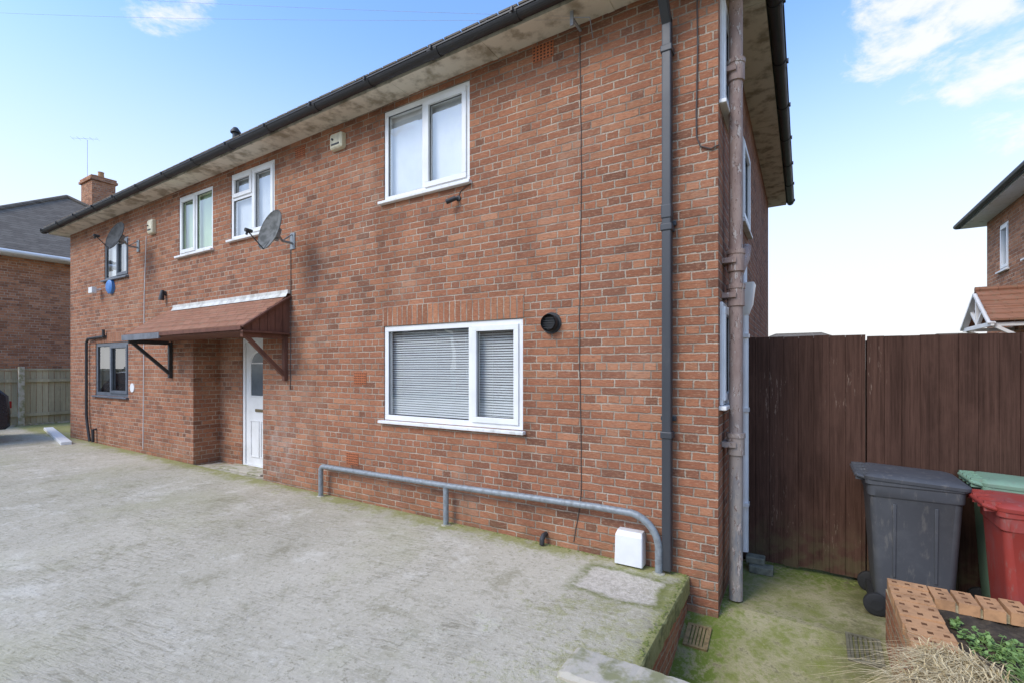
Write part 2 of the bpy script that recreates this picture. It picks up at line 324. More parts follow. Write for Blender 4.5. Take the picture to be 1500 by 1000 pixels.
# ------------------------------------------------------------------ mesh builder
class MB:
    def __init__(s): s.v=[]; s.f=[]; s.mi=[]
    def quad(s, pts, mi=0):
        i=len(s.v); s.v+= [tuple(p) for p in pts]; s.f.append(tuple(range(i,i+len(pts)))); s.mi.append(mi)
    def box(s,x0,x1,y0,y1,z0,z1,mi=0):
        if x0>x1:x0,x1=x1,x0
        if y0>y1:y0,y1=y1,y0
        if z0>z1:z0,z1=z1,z0
        i=len(s.v)
        s.v+=[(x0,y0,z0),(x1,y0,z0),(x1,y1,z0),(x0,y1,z0),(x0,y0,z1),(x1,y0,z1),(x1,y1,z1),(x0,y1,z1)]
        for f in [(0,3,2,1),(4,5,6,7),(0,1,5,4),(1,2,6,5),(2,3,7,6),(3,0,4,7)]:
            s.f.append(tuple(i+k for k in f)); s.mi.append(mi)
    def beam(s,p0,p1,w,h,mi=0,up=(0,0,1)):
        p0=Vector(p0);p1=Vector(p1);d=(p1-p0).normalized();u=Vector(up)
        a=d.cross(u)
        if a.length<1e-4:a=d.cross(Vector((1,0,0)))
        a.normalize();b=a.cross(d).normalized();i=len(s.v)
        for p in (p0,p1):
            for sa,sb in((-1,-1),(1,-1),(1,1),(-1,1)): s.v.append(tuple(p+a*w/2*sa+b*h/2*sb))
        for f in [(0,1,2,3),(7,6,5,4),(0,4,5,1),(1,5,6,2),(2,6,7,3),(3,7,4,0)]:
            s.f.append(tuple(i+k for k in f)); s.mi.append(mi)
    def tube(s,pts,r,seg=12,cap=True,mi=0):
        pts=[Vector(p) for p in pts]; n=len(pts)
        rs = r if isinstance(r,(list,tuple)) else [r]*n
        t=[(pts[min(k+1,n-1)]-pts[max(k-1,0)]).normalized() for k in range(n)]
        ref=Vector((0,0,1)) if abs(t[0].z)<.9 else Vector((1,0,0))
        a=t[0].cross(ref).normalized(); i0=len(s.v)
        for k in range(n):
            a=(a-t[k]*a.dot(t[k])).normalized(); b=t[k].cross(a)
            for j in range(seg):
                th=2*math.pi*j/seg; s.v.append(tuple(pts[k]+(a*math.cos(th)+b*math.sin(th))*rs[k]))
        for k in range(n-1):
            for j in range(seg):
                j2=(j+1)%seg; s.f.append((i0+k*seg+j,i0+k*seg+j2,i0+(k+1)*seg+j2,i0+(k+1)*seg+j)); s.mi.append(mi)
        if cap:
            s.f.append(tuple(i0+j for j in range(seg))[::-1]); s.mi.append(mi)
            s.f.append(tuple(i0+(n-1)*seg+j for j in range(seg))); s.mi.append(mi)
    def loft(s, rings, seg=6, mi=0, cap=True):
        i0=len(s.v); N=seg*4
        for (z,cx,cy,hx,hy,r) in rings:
            for q,(sx,sy) in enumerate([(1,1),(-1,1),(-1,-1),(1,-1)]):
                for k in range(seg):
                    th=math.pi/2*(q+k/(seg-1))
                    s.v.append((cx+sx*(hx-r)+r*math.cos(th), cy+sy*(hy-r)+r*math.sin(th), z))
        for k in range(len(rings)-1):
            for j in range(N):
                j2=(j+1)%N; s.f.append((i0+k*N+j,i0+k*N+j2,i0+(k+1)*N+j2,i0+(k+1)*N+j)); s.mi.append(mi)
        if cap:
            s.f.append(tuple(i0+j for j in range(N))[::-1]); s.mi.append(mi)
            s.f.append(tuple(i0+(len(rings)-1)*N+j for j in range(N))); s.mi.append(mi)
def build(mb, name, mats, parent=None, base=(0,0,0), label=None, category=None, kind=None, group=None, bevel=0, smooth=False, mtx=None):
    if not isinstance(mats,(list,tuple)): mats=[mats]
    L = parent['_b'] if parent is not None else base
    L=Vector(L); me=bpy.data.meshes.new(name)
    vs=[Vector(v) for v in mb.v]
    if mtx is not None: vs=[mtx@v for v in vs]
    me.from_pydata([tuple(v-L) for v in vs],[],mb.f)
    for m in mats: me.materials.append(m)
    me.polygons.foreach_set('material_index', mb.mi)
    if smooth:
        me.polygons.foreach_set('use_smooth',[True]*len(me.polygons))
        try: me.set_sharp_from_angle(angle=R(35))
        except Exception: pass
    me.update()
    o=bpy.data.objects.new(name,me); C.objects.link(o)
    if parent is not None: o.parent=parent; o['_b']=tuple(L)
    else: o.location=L; o['_b']=tuple(L)
    if bevel:
        bv=o.modifiers.new('bevel','BEVEL'); bv.width=bevel; bv.segments=2; bv.limit_method='ANGLE'; bv.angle_limit=R(40)
    if label: o['label']=label
    if category: o['category']=category
    if kind: o['kind']=kind
    if group: o['group']=group
    return o
def empty(name, base, label, category, group=None):
    o=bpy.data.objects.new(name,None); o.location=base; o.empty_display_size=.2; C.objects.link(o)
    o['_b']=tuple(base); o['label']=label; o['category']=category
    if group:o['group']=group
    return o

def PT(axis,c,u,d,z):
    if axis=='x': return (u,c+d,z)
    if axis=='y': return (c-d,u,z)
    if axis=='w': return (c+d,u,z)
    if axis=='n': return (u,c-d,z)
def wall(mb,axis,c,u0,u1,z0,z1,holes=(),depth=.1,depths=None):
    us=sorted({u0,u1,*[h[0] for h in holes],*[h[1] for h in holes]})
    zs=sorted({z0,z1,*[h[2] for h in holes],*[h[3] for h in holes]})
    us=[u for u in us if u0<=u<=u1]; zs=[z for z in zs if z0<=z<=z1]
    for a,b in zip(us,us[1:]):
        for e,f in zip(zs,zs[1:]):
            cu=(a+b)/2; cz=(e+f)/2
            if any(h[0]<cu<h[1] and h[2]<cz<h[3] for h in holes): continue
            mb.quad([PT(axis,c,a,0,e),PT(axis,c,b,0,e),PT(axis,c,b,0,f),PT(axis,c,a,0,f)])
    for i,h in enumerate(holes):
        D=depths[i] if depths else depth
        a,b,e,f=h[:4]
        mb.quad([PT(axis,c,a,0,e),PT(axis,c,a,D,e),PT(axis,c,a,D,f),PT(axis,c,a,0,f)])
        mb.quad([PT(axis,c,b,0,e),PT(axis,c,b,D,e),PT(axis,c,b,D,f),PT(axis,c,b,0,f)])
        mb.quad([PT(axis,c,a,0,e),PT(axis,c,b,0,e),PT(axis,c,b,D,e),PT(axis,c,a,D,e)])
        mb.quad([PT(axis,c,a,0,f),PT(axis,c,b,0,f),PT(axis,c,b,D,f),PT(axis,c,a,D,f)])
def bx(mb,axis,c,u0,u1,d0,d1,z0,z1,mi=0):
    p=PT(axis,c,u0,d0,z0); q=PT(axis,c,u1,d1,z1); mb.box(p[0],q[0],p[1],q[1],p[2],q[2],mi)

def window(house,axis,c,u0,u1,z0,z1,panes,mat=None,glass=None,fw=.05,blind='roller',sill=True,d0=.012,simplew=False,label=None):
    mat=mat or m_white; glass=glass or m_glass
    g=.002
    mb=MB(); D0,D1=d0,d0+.07
    bx(mb,axis,c,u0+g,u1-g,D0,D1,z0+g,z0+fw); bx(mb,axis,c,u0+g,u1-g,D0,D1,z1-fw,z1-g)
    bx(mb,axis,c,u0+g,u0+fw,D0,D1,z0+fw,z1-fw); bx(mb,axis,c,u1-fw,u1-g,D0,D1,z0+fw,z1-fw)
    iu0,iu1,iz0,iz1=u0+fw,u1-fw,z0+fw,z1-fw
    W=u1-u0;H=z1-z0
    ups=sorted({p[0] for p in panes}|{p[1] for p in panes})
    for x in ups:
        if 0<x<1: bx(mb,axis,c,u0+x*W-fw/2,u0+x*W+fw/2,D0+.001,D1-.001,iz0,iz1)
    for p in panes:
        if p[2]>0:
            bx(mb,axis,c,max(iu0,u0+p[0]*W+ (fw/2 if p[0]>0 else 0)),min(iu1,u0+p[1]*W-(fw/2 if p[1]<1 else 0)),D0+.002,D1-.002,z0+p[2]*H-fw/2,z0+p[2]*H+fw/2)
    wn=build(mb,'window',mat,house,bevel=0 if simplew else .004,label=label)
    gm=MB(); gk=MB()
    for p in panes:
        a=iu0 if p[0]==0 else u0+p[0]*W+fw/2; b_=iu1 if p[1]==1 else u0+p[1]*W-fw/2
        e=iz0 if p[2]==0 else z0+p[2]*H+fw/2; f=iz1 if p[3]==1 else z0+p[3]*H-fw/2
        if p[4]:
            sm=MB(); s=.045; A,B=D0-.016,D0+.05; o_=.012
            bx(sm,axis,c,a-o_,b_+o_,A,B,e-o_,e+s);bx(sm,axis,c,a-o_,b_+o_,A,B,f-s,f+o_)
            bx(sm,axis,c,a-o_,a+s,A,B,e+s,f-s);bx(sm,axis,c,b_-s,b_+o_,A,B,e+s,f-s)
            build(sm,'sash',mat,wn,bevel=.004)
            a+=s;b_-=s;e+=s;f-=s
        gm.quad([PT(axis,c,a,D0+.022,e),PT(axis,c,b_,D0+.022,e),PT(axis,c,b_,D0+.022,f),PT(axis,c,a,D0+.022,f)])
        if not simplew:
            t=.006; A,B=D0+.012,D0+.021
            bx(gk,axis,c,a,b_,A,B,e,e+t);bx(gk,axis,c,a,b_,A,B,f-t,f);bx(gk,axis,c,a,a+t,A,B,e+t,f-t);bx(gk,axis,c,b_-t,b_,A,B,e+t,f-t)
    build(gm,'glass_pane',glass,wn)
    if gk.v: build(gk,'gasket',m_black,wn)
    bm=MB()
    if blind=='slats':
        z=z0+fw+.005; dd=.100
        while z<z1-fw-.01:
            j=random.uniform(-.0015,.0015)
            bm.quad([PT(axis,c,u0+.03,dd,z+j),PT(axis,c,u1-.03,dd,z-j),PT(axis,c,u1-.03,dd+.014,z+.019-j),PT(axis,c,u0+.03,dd+.014,z+.019+j)]); z+=.0265
        for uu in (.12,.38,.62,.78,.93):
            x=u0+uu*W; bx(bm,axis,c,x-.0012,x+.0012,dd-.003,dd-.002,z0+fw,z1-fw)
        build(bm,'venetian_blind',m_slat,wn)
    else:
        n=30
        for k in range(n):
            a=u0+.01+(W-.02)*k/n; b_=u0+.01+(W-.02)*(k+1)/n
            da=.100+.004*math.sin(k*.9); db=.100+.004*math.sin((k+1)*.9)
            bm.quad([PT(axis,c,a,da,z0),PT(axis,c,b_,db,z0),PT(axis,c,b_,db,z1),PT(axis,c,a,da,z1)])
        build(bm,'curtain_or_dark_sheet',m_curtain if blind=='roller' else m_dark,wn,smooth=True)  # in the non-roller case a near-black sheet painted as the unlit room
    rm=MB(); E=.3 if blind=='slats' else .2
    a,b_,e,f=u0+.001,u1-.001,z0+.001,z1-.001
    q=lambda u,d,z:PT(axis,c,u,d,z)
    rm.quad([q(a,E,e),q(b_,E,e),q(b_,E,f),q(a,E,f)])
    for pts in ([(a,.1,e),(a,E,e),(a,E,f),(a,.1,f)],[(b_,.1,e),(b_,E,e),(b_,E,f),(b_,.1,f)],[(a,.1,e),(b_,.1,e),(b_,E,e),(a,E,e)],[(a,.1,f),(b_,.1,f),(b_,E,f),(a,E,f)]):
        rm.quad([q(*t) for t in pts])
    build(rm,'room_recess',m_room if blind=='slats' else m_dark,wn)  # shallow box, room shade put into its dark colour
    if sill:
        sm=MB(); bx(sm,axis,c,u0-.05,u1+.03,-.055,.012,z0-.035,z0-.002)
        build(sm,'sill',m_whitesill if mat is m_white else mat,wn,bevel=.006)
    return wn

# ================================================================== MAIN HOUSE
HX0,HX1,HY1=-13.46,0.0,6.25
house=empty('house',(-6.7,3.0,0),'two-storey red brick semi-detached house with white windows beside a concrete drive','house')
winF=[
 (-3.63,-1.75,1.29,2.375),(-3.63,-2.387,3.83,4.88),(-6.90,-5.78,3.83,4.83),(-8.515,-7.42,3.78,4.78),
 (-11.60,-10.49,3.66,4.42),(-12.05,-10.49,1.33,2.40)]
porch=(-8.03,-6.06,-.3,2.45)
mb=MB()
wall(mb,'x',0,HX0,HX1,-.5,5.05,winF+[porch],depths=[.1]*6+[.42])
wall(mb,'x',.42,-8.03,-6.06,-.3,2.45,[(-7.34,-6.42,.27,2.38)],.1)
sideW=[(.09,.62,1.60,2.42),(.09,.62,4.0,4.86),(1.55,2.3,3.45,4.35)]
wall(mb,'y',0,0,HY1,-.5,5.05,sideW,.1)
wall(mb,'w',HX0,0,HY1,-.5,5.05); wall(mb,'n',HY1,HX0,HX1,-.5,5.05)
build(mb,'wall',m_brick,house)
window(house,'x',0,*winF[0],[(0,.665,0,1,False),(.665,1,0,1,True)],fw=.062,blind='slats')
window(house,'x',0,*winF[1],[(0,.49,0,1,False),(.49,1,0,1,True)],fw=.058)
window(house,'x',0,*winF[2],[(0,.5,0,.62,False),(0,.5,.62,1,True),(.5,1,0,1,True)],fw=.055)
window(house,'x',0,*winF[3],[(0,.5,0,1,True),(.5,1,0,1,False)],fw=.055,glass=m_glassg,label='white window with green reflection painted into the glass')
window(house,'x',0,*winF[4],[(0,.5,0,1,False),(.5,1,0,1,True)],mat=m_grey,fw=.05,label='small dark grey framed window')
window(house,'x',0,*winF[5],[(0,.45,0,1,False),(.45,1,0,1,True)],mat=m_grey,fw=.07,blind='dark',label='dark grey framed window')
for w in sideW: window(house,'y',0,*w,[(0,1,0,1,True)],fw=.05,d0=-.02)
mb=MB(); mb.box(-3.66,-1.74,-.005,.03,2.378,2.602); build(mb,'soldier_course',m_soldier,house)
mb=MB(); mb.box(-12.07,-10.47,-.005,.03,2.403,2.60); build(mb,'soldier_course',m_soldier,house)
def ez(x): return 5.0+.011*x
mb=MB(); OV=.29
def ring(o,zo,seg=1):
    return [Vector((HX0-o,-o,ez(HX0)+zo)),Vector((HX1+o,-o,ez(0)+zo)),Vector((HX1+o,HY1+o,ez(0)+zo)),Vector((HX0-o,HY1+o,ez(HX0)+zo))]
a=ring(-.01,0);b_=ring(OV,0);b2=ring(OV,.16);c2=ring(OV-.02,.16)
for k in range(4):
    j=(k+1)%4
    mb.quad([a[k],a[j],b_[j],b_[k]]); mb.quad([b_[k],b_[j],b2[j],b2[k]])
    mb.quad([b2[k],b2[j],c2[j],c2[k]])
for k in range(12):
    x=HX0+.6+k*1.2; mb.box(x-.03,x+.03,-OV+.002,-.002,ez(x)-.006,ez(x)-.001)
for k in range(5):
    y=.6+k*1.2; mb.box(.002,OV-.002,y-.03,y+.03,4.994,4.999)
build(mb,'soffit',m_soffit,house)
def gutter(p0,p1,out,name='gutter'):
    mb=MB(); p0=Vector(p0);p1=Vector(p1);out=Vector(out);n=10;r=.058
    prof=[(math.cos(math.pi*k/n),-math.sin(math.pi*k/n)) for k in range(n+1)]
    for rr in(r,r-.006):
        for k in range(n):
            (c0,s0),(c1,s1)=prof[k],prof[k+1]
            mb.quad([p0+out*c0*rr+Vector((0,0,s0*rr)),p0+out*c1*rr+Vector((0,0,s1*rr)),p1+out*c1*rr+Vector((0,0,s1*rr)),p1+out*c0*rr+Vector((0,0,s0*rr))])
    for s in (1,-1):
        mb.beam(p0+out*s*(r+.002),p1+out*s*(r+.002),.012,.014)
    L=(p1-p0).length; d=(p1-p0).normalized(); m=int(L/.92)
    for k in range(m+1):
        c=p0+d*(L*(k+.12)/(m+.24)); w=.035 if k%2 else .06
        for j in range(n):
            (c0,s0),(c1,s1)=prof[j],prof[j+1]; R1=r+.007
            mb.quad([c-d*w+out*c0*R1+Vector((0,0,s0*R1)),c-d*w+out*c1*R1+Vector((0,0,s1*R1)),c+d*w+out*c1*R1+Vector((0,0,s1*R1)),c+d*w+out*c0*R1+Vector((0,0,s0*R1))])
        for sgn in(-1,1):
            e=c+d*w*sgn
            mb.quad([e+out*cc*(r+.007)+Vector((0,0,ss*(r+.007))) for cc,ss in prof])
        mb.beam(c+out*(r+.012)+Vector((0,0,-.02)),c+out*(r+.012)+Vector((0,0,.02)),.03,.02,up=(1,0,0))
    for e in(p0,p1): mb.quad([e+out*cc*r+Vector((0,0,ss*r)) for cc,ss in prof])
    return build(mb,name,m_gutter,house)
go=OV+.066
gutter((HX0-go,-go,ez(HX0)+.055),(HX1+go,-go,ez(0)+.055),(0,-1,0))
gutter((HX1+go,-go,ez(0)+.055),(HX1+go,HY1+go,ez(0)+.055),(1,0,0))
mb=MB(); o=OV+.03; r0=[Vector((HX0-o,-o,ez(HX0)+.14)),Vector((HX1+o,-o,ez(0)+.14)),Vector((HX1+o,HY1+o,ez(0)+.14)),Vector((HX0-o,HY1+o,ez(HX0)+.14))]
hy=HY1/2; rz=5.05+3.4*math.tan(R(30)); A=Vector((HX0+3.1,hy,rz));B=Vector((HX1-3.1,hy,rz))
mb.quad([r0[0],r0[1],B,A]);mb.quad([r0[1],r0[2],B]);mb.quad([r0[2],r0[3],A,B]);mb.quad([r0[3],r0[0],A])
mb.quad([r0[3],r0[2],r0[1],r0[0]])
x=HX0-o
while x<HX1+o-.02:
    mb.box(x+.012,min(x+.205,HX1+o),-o-.045,-o+.05,ez(x)+.122,ez(x)+.140); x+=.21
y=-o
while y<HY1+o-.02:
    mb.box(HX1+o-.05,HX1+o+.045,y+.012,y+.205,5.122,5.140); y+=.21
build(mb,'roof',m_roof,house)
mb=MB(); mb.tube([(-8.6,1.0,5.6),(-8.6,1.0,6.32)],.055); mb.tube([(-8.6,1.0,6.32),(-8.6,1.0,6.35),(-8.6,1.0,6.42)],[.09,.09,.04]); build(mb,'roof_vent',m_black,house,smooth=True)
# black downpipe
mb=MB(); xp=-.372
mb.box(xp-.036,xp+.036,-.100,-.028,.27,4.70)
mb.beam((xp,-.064,4.66),(xp,-go,4.92),.072,.072,up=(1,0,0)); mb.box(xp-.045,xp+.045,-go-.045,-go+.045,4.90,5.01)
for z in(1.36,3.02,4.45): mb.box(xp-.046,xp+.046,-.108,-.002,z-.028,z+.028)
for z in(1.49,3.06): mb.box(xp-.062,xp+.062,-.03,-.002,z-.02,z+.02)
mb.box(xp-.04,xp+.04,-.106,-.022,3.09,3.20)
build(mb,'downpipe',m_dpipe,house,bevel=.008)
# cast iron soil pipe on side wall
mb=MB(); sx,sy=.095,.27
mb.tube([(sx,sy,0.02),(sx,sy,5.6)],.052,20)
for z in(1.28,2.48,2.76,4.3):
    mb.tube([(sx,sy,z-.09),(sx,sy,z-.085),(sx,sy,z+.05),(sx,sy,z+.055),(sx,sy,z+.09)],[.054,.066,.066,.072,.072],20)
    mb.box(0.001,sx+.01,sy-.085,sy+.085,z-.02,z+.02)
mb.tube([(sx,sy,2.62),(sx+.05,sy+.14,2.80),(sx+.05,sy+.3,2.92),(.0,sy+.42,2.96)],.042,14)
build(mb,'soil_pipe',m_soilpipe,house,smooth=True,label='peeling cast iron soil pipe')
mb=MB(); wx,wy=.085,1.06
mb.tube([(wx,wy,.15),(wx,wy,2.42)],.036,14)
mb.loft([(2.40,wx,wy,.04,.04,.03),(2.50,wx,wy,.07,.09,.03),(2.66,wx,wy,.085,.12,.02),(2.69,wx,wy,.09,.125,.02)])
mb.tube([(0,wy+.1,3.1),(wx,wy+.02,3.05),(wx,wy,2.9),(wx,wy,2.66)],.022,10)
for z in(.6,1.5,2.2): mb.box(.001,wx+.04,wy-.05,wy+.05,z-.018,z+.018)
build(mb,'hopper_downpipe',m_white,house,smooth=True,label='white waste hopper and downpipe')
def vent(x,z,w,h):
    mb=MB(); mb.box(x-w/2,x+w/2,-.007,.01,z-h/2,z+h/2)
    n=6;m=5
    for i in range(n):
        for j in range(m):
            cx=x-w/2+w*(i+.5)/n; cz=z-h/2+h*(j+.5)/m
            mb.box(cx-w/n*.25,cx+w/n*.25,-.0095,-.006,cz-h/m*.25,cz+h/m*.25,1)
    build(mb,'air_vent',[m_terra,m_dark2],house)
vent(-1.53,4.87,.22,.15);vent(-4.03,1.77,.21,.145);vent(-4.17,.78,.21,.145);vent(-5.2,4.78,.2,.14)
mb=MB(); mb.tube([(-1.44,.02,2.31),(-1.44,-.012,2.31)],.100,28); mb.tube([(-1.44,0,2.31),(-1.44,-.075,2.31)],.078,28,False)
mb.tube([(-1.44,0,2.31),(-1.44,-.075,2.31)],.068,28,False)
for k in range(5): mb.box(-1.50,-1.38,-.06,-.052,2.262+k*.022,2.268+k*.022)
mb.tube([(-1.44,-.02,2.31),(-1.44,-.03,2.31)],.067,28)
build(mb,'flue',m_black,house,smooth=True)
mb=MB(); mb.loft([(.265,-.675,-.065,.118,.06,.012),(.50,-.675,-.06,.115,.056,.012),(.535,-.675,-.045,.105,.04,.012)])
build(mb,'meter_box',m_white,house,smooth=True)
mb=MB(); mb.tube([(-1.50,0,.34),(-1.50,-.05,.34),(-1.50,-.08,.31),(-1.50,-.08,.265)],.024,12); build(mb,'overflow_pipe',m_black,house,smooth=True)
mb=MB(); pts=[]
random.seed(3)
z=4.88
while z>.30:
    pts.append((-1.15+.008*math.sin(z*2.1)+random.uniform(-.003,.003)+(.0 if z>.75 else -.16*(.75-z)),-.004,z)); z-=.12
mb.tube(pts,.004,6); build(mb,'wall_cable',m_cable,house)
mb=MB(); pts=[(-.155,-.012,5.0),(-.15,-.012,4.4),(-.16,-.012,3.9),(-.158,-.012,3.72),(-.13,-.012,3.64),(-.05,-.012,3.60),(.01,-.012,3.62)]
mb.tube(pts,.006,6); build(mb,'wall_cable',m_cable,house)
mb=MB(); mb.tube([(-9.72,-.006,4.3),(-9.80,-.006,3.2),(-9.83,-.006,1.5),(-9.85,-.006,.4)],.006,6); build(mb,'wall_cable',m_white,house,label='thin white cable')
mb=MB(); mb.tube([(-5.40,-.008,3.5),(-5.395,-.008,2.6),(-5.41,-.008,1.6)],.005,6); build(mb,'wall_cable',m_cable,house)
mb=MB(); mb.tube([(-11.5,0,2.52),(-11.5,-.05,2.52),(-11.6,-.05,2.52),(-12.30,-.05,2.50),(-12.38,-.05,2.42),(-12.38,-.05,.9),(-12.33,-.05,.7),(-12.2,-.05,.36)],.026,10)
mb.tube([(-11.5,-.05,2.52),(-11.5,-.05,2.66)],.026,10); mb.tube([(-12.0,0,.62),(-12.0,-.06,.62),(-12.0,-.06,.36)],.026,10)
build(mb,'waste_pipe',m_black,house,smooth=True)
# door
mb=MB(); Y=.42
mb.box(-7.338,-7.275,Y+.01,Y+.085,.272,2.378);mb.box(-6.485,-6.422,Y+.01,Y+.085,.272,2.378);mb.box(-7.275,-6.485,Y+.01,Y+.085,2.31,2.378);mb.box(-7.275,-6.485,Y+.0,Y+.085,.272,.32)
fr=build(mb,'door_frame',m_white,house,bevel=.004)
mb=MB(); dx0,dx1=-7.272,-6.488
mb.box(dx0,dx1,Y+.03,Y+.07,.322,2.308)
def rect_m(x0,x1,z0,z1,t=.02):
    mb.box(x0,x1,Y+.018,Y+.031,z0,z0+t);mb.box(x0,x1,Y+.018,Y+.031,z1-t,z1);mb.box(x0,x0+t,Y+.018,Y+.031,z0+t,z1-t);mb.box(x1-t,x1,Y+.018,Y+.031,z0+t,z1-t)
rect_m(dx0+.13,-6.90,.45,1.05);rect_m(-6.86,dx1-.13,.45,1.05);rect_m(dx0+.13,dx1-.13,1.42,1.98)
arc=[(-6.88+.26*math.cos(math.pi*k/12),Y+.025,1.98+.20*math.sin(math.pi*k/12)) for k in range(13)]
mb.tube(arc,.012,6)
door=build(mb,'door',m_white,house,bevel=.003,label='white panelled front door')
mb=MB(); mb.box(dx0+.16,dx1-.16,Y+.022,Y+.029,1.45,1.96)
pts=[(-6.88+.23*math.cos(math.pi*k/12),Y+.0285,1.98+.17*math.sin(math.pi*k/12)) for k in range(13)]; mb.quad(pts)
build(mb,'door_glass',simple('obscure_glass',(.12,.14,.16),.15,.1),door)
mb=MB(); mb.box(-7.0,-6.76,Y+.014,Y+.03,1.19,1.235); build(mb,'letter_plate',simple('dull_brass',(.20,.16,.09),.5,.1,metal=.4),door,bevel=.004)
mb=MB(); mb.box(-6.57,-6.535,Y+.012,Y+.03,1.18,1.42); mb.tube([(-6.552,Y+.02,1.34),(-6.552,Y-.03,1.34),(-6.66,Y-.03,1.34)],.009,8); build(mb,'handle',m_galv,door)
mb=MB(); mb.box(-8.02,-6.07,-.02,.415,.0,.285); mb.box(-7.45,-6.3,.10,.416,.285,.315); build(mb,'doorstep',m_cement,house,bevel=.01)
# canopy
can=MB(); cx0,cx1=-8.88,-5.43; zt,zb,yo=2.89,2.425,-.64; rows=6
for k in range(rows):
    t0=k/rows;t1=(k+1)/rows
    ya,yb=yo*t0,yo*t1-.006; za,zb_=zt+(zb-zt)*t0,zt+(zb-zt)*t1
    n=15
    for j in range(n):
        xa=cx0+(cx1-cx0)*j/n+.0015; xb=cx0+(cx1-cx0)*(j+1)/n-.0015
        lift=.005+random.uniform(-.001,.002)
        can.quad([(xa,ya,za),(xb,ya,za),(xb,yb,zb_+lift),(xa,yb,zb_+lift)])
        can.quad([(xa,yb,zb_+lift),(xb,yb,zb_+lift),(xb,yb,zb_-.004),(xa,yb,zb_-.004)])
can.quad([(cx0,0,zt-.012),(cx1,0,zt-.012),(cx1,yo,zb-.012),(cx0,yo,zb-.012)])
canopy=build(can,'porch_canopy',m_rooft,house,label='lean-to tiled porch canopy with timber brackets')
mb=MB(); mb.box(cx0,cx0+1.28,yo-.035,yo-.012,zb-.095,zb-.005);build(mb,'fascia_board',m_facia,canopy,label='dark grey fascia board')
mb=MB(); mb.box(cx0+1.285,cx1,yo-.033,yo-.012,zb-.055,zb-.008); mb.box(cx0+.05,cx1-.05,yo,-.01,zb-.075,zb-.055)
build(mb,'fascia_board',m_timber_red,canopy)
mb=MB()
n=6
for k in range(n):
    y0=yo*(k/n);y1=yo*((k+1)/n)+.006
    z_a=zt+(zb-zt)*(k/n)-.015; z_b=zt+(zb-zt)*((k+1)/n)-.015
    for xx in(cx1-.02,cx1-.002):
        mb.quad([(xx,y0,zb-.08),(xx,y1,zb-.08),(xx,y1,z_b),(xx,y0,z_a)])
mb.beam((cx1+.008,0,zt-.02),(cx1+.008,yo-.02,zb-.02),.022,.065,up=(1,0,0)); mb.beam((cx1+.008,0,zb-.07),(cx1+.008,yo-.02,zb-.07),.022,.05,up=(1,0,0))
build(mb,'gable_boarding',m_timber_red,canopy)
for xx,mm in((cx1-.07,m_timber_red),(cx0+.12,m_timber_dk)):
    mb=MB(); mb.box(xx-.03,xx+.03,-.055,-.001,1.72,zb-.09); mb.beam((xx,-.04,1.80),(xx,yo+.05,zb-.10),.05,.05,up=(1,0,0)); mb.box(xx-.029,xx+.029,yo+.02,-.055,zb-.14,zb-.078)
    build(mb,'bracket',mm,canopy,bevel=.004)
mb=MB(); mb.box(cx0+.25,cx1+.02,-.045,-.001,zt+.012,zt+.062); mb.quad([(cx0+.25,-.045,zt+.02),(cx1+.02,-.045,zt+.02),(cx1+.02,-.075,zt-.035),(cx0+.25,-.075,zt-.035)]); build(mb,'flashing',m_lead,canopy)
# small things on the facade
def alarm(x,z,w,h,mat,lab):
    mb=MB(); mb.loft([(0,0,0,w/2,h/2,.03),(.05,0,0,w/2*.95,h/2*.95,.03),(.065,0,0,w/2*.8,h/2*.8,.03)])
    mt=Matrix.Translation((x,-.002,z))@Matrix.Rotation(R(90),4,'X')
    e=empty('alarm_box',(x,0,z-h/2),lab,'alarm box')
    build(mb,'housing',mat,e,mtx=mt,smooth=True)
    mb=MB(); mb.box(x-w*.3,x+w*.3,-.072,-.066,z-h*.28,z-h*.18); mb.tube([(x-w*.2,-.066,z+.02),(x-w*.2,-.08,z+.02)],.014,10); build(mb,'sounder_light',m_black,e)
alarm(-4.41,4.72,.24,.20,m_cream,'cream plastic alarm box fixed under the eaves of the house')
alarm(-9.45,4.42,.20,.26,m_cream,'cream plastic alarm box on the brick wall')
mb=MB(); mb.tube([(-11.23,0,3.50),(-11.23,-.05,3.50),(-11.23,-.07,3.50)],[.14,.14,.11],24)
build(mb,'alarm_siren',m_blue,base=(-11.23,0,3.35),label='round blue alarm siren on the brick wall',category='alarm box',smooth=True)
mb=MB(); mb.box(-11.86,-11.68,-.18,-.10,3.40,3.52); mb.beam((-11.77,0,3.5),(-11.77,-.12,3.46),.04,.04); build(mb,'floodlight',m_white,base=(-11.77,0,3.4),label='small white floodlight on the brick wall',category='light',bevel=.006)
mb=MB(); mb.tube([(-8.98,0,3.19),(-8.98,-.04,3.19)],.04,12); mb.tube([(-8.98,-.05,3.24),(-8.98,-.065,3.13),(-8.98,-.07,3.07)],[.025,.04,.045],12); build(mb,'wall_lamp',m_black,base=(-8.98,0,3.1),label='small black outdoor lamp on brick wall',category='light',smooth=True)
mb=MB(); mb.tube([(-2.53,0,3.67),(-2.53,-.015,3.67)],.03,16); mb.beam((-2.53,-.01,3.67),(-2.56,-.055,3.65),.02,.02); mb.tube([(-2.53,-.045,3.665),(-2.62,-.10,3.62)],[.024,.026],16)
build(mb,'security_camera',m_black,base=(-2.53,0,3.6),label='small black security camera under the upper window',category='security camera',smooth=True)
mb=MB(); mb.tube([(-2.53,-.004,3.69),(-2.50,-.006,3.74),(-2.42,-.006,3.78),(-2.36,-.006,3.80)],.004,6); build(mb,'wall_cable',m_cable,house)
mb=MB(); mb.tube([(-10.3,0,1.52),(-10.3,-.012,1.52)],.085,20); build(mb,'round_plaque',m_white,base=(-10.3,0,1.43),label='small round white plaque on the brick wall',category='plaque')
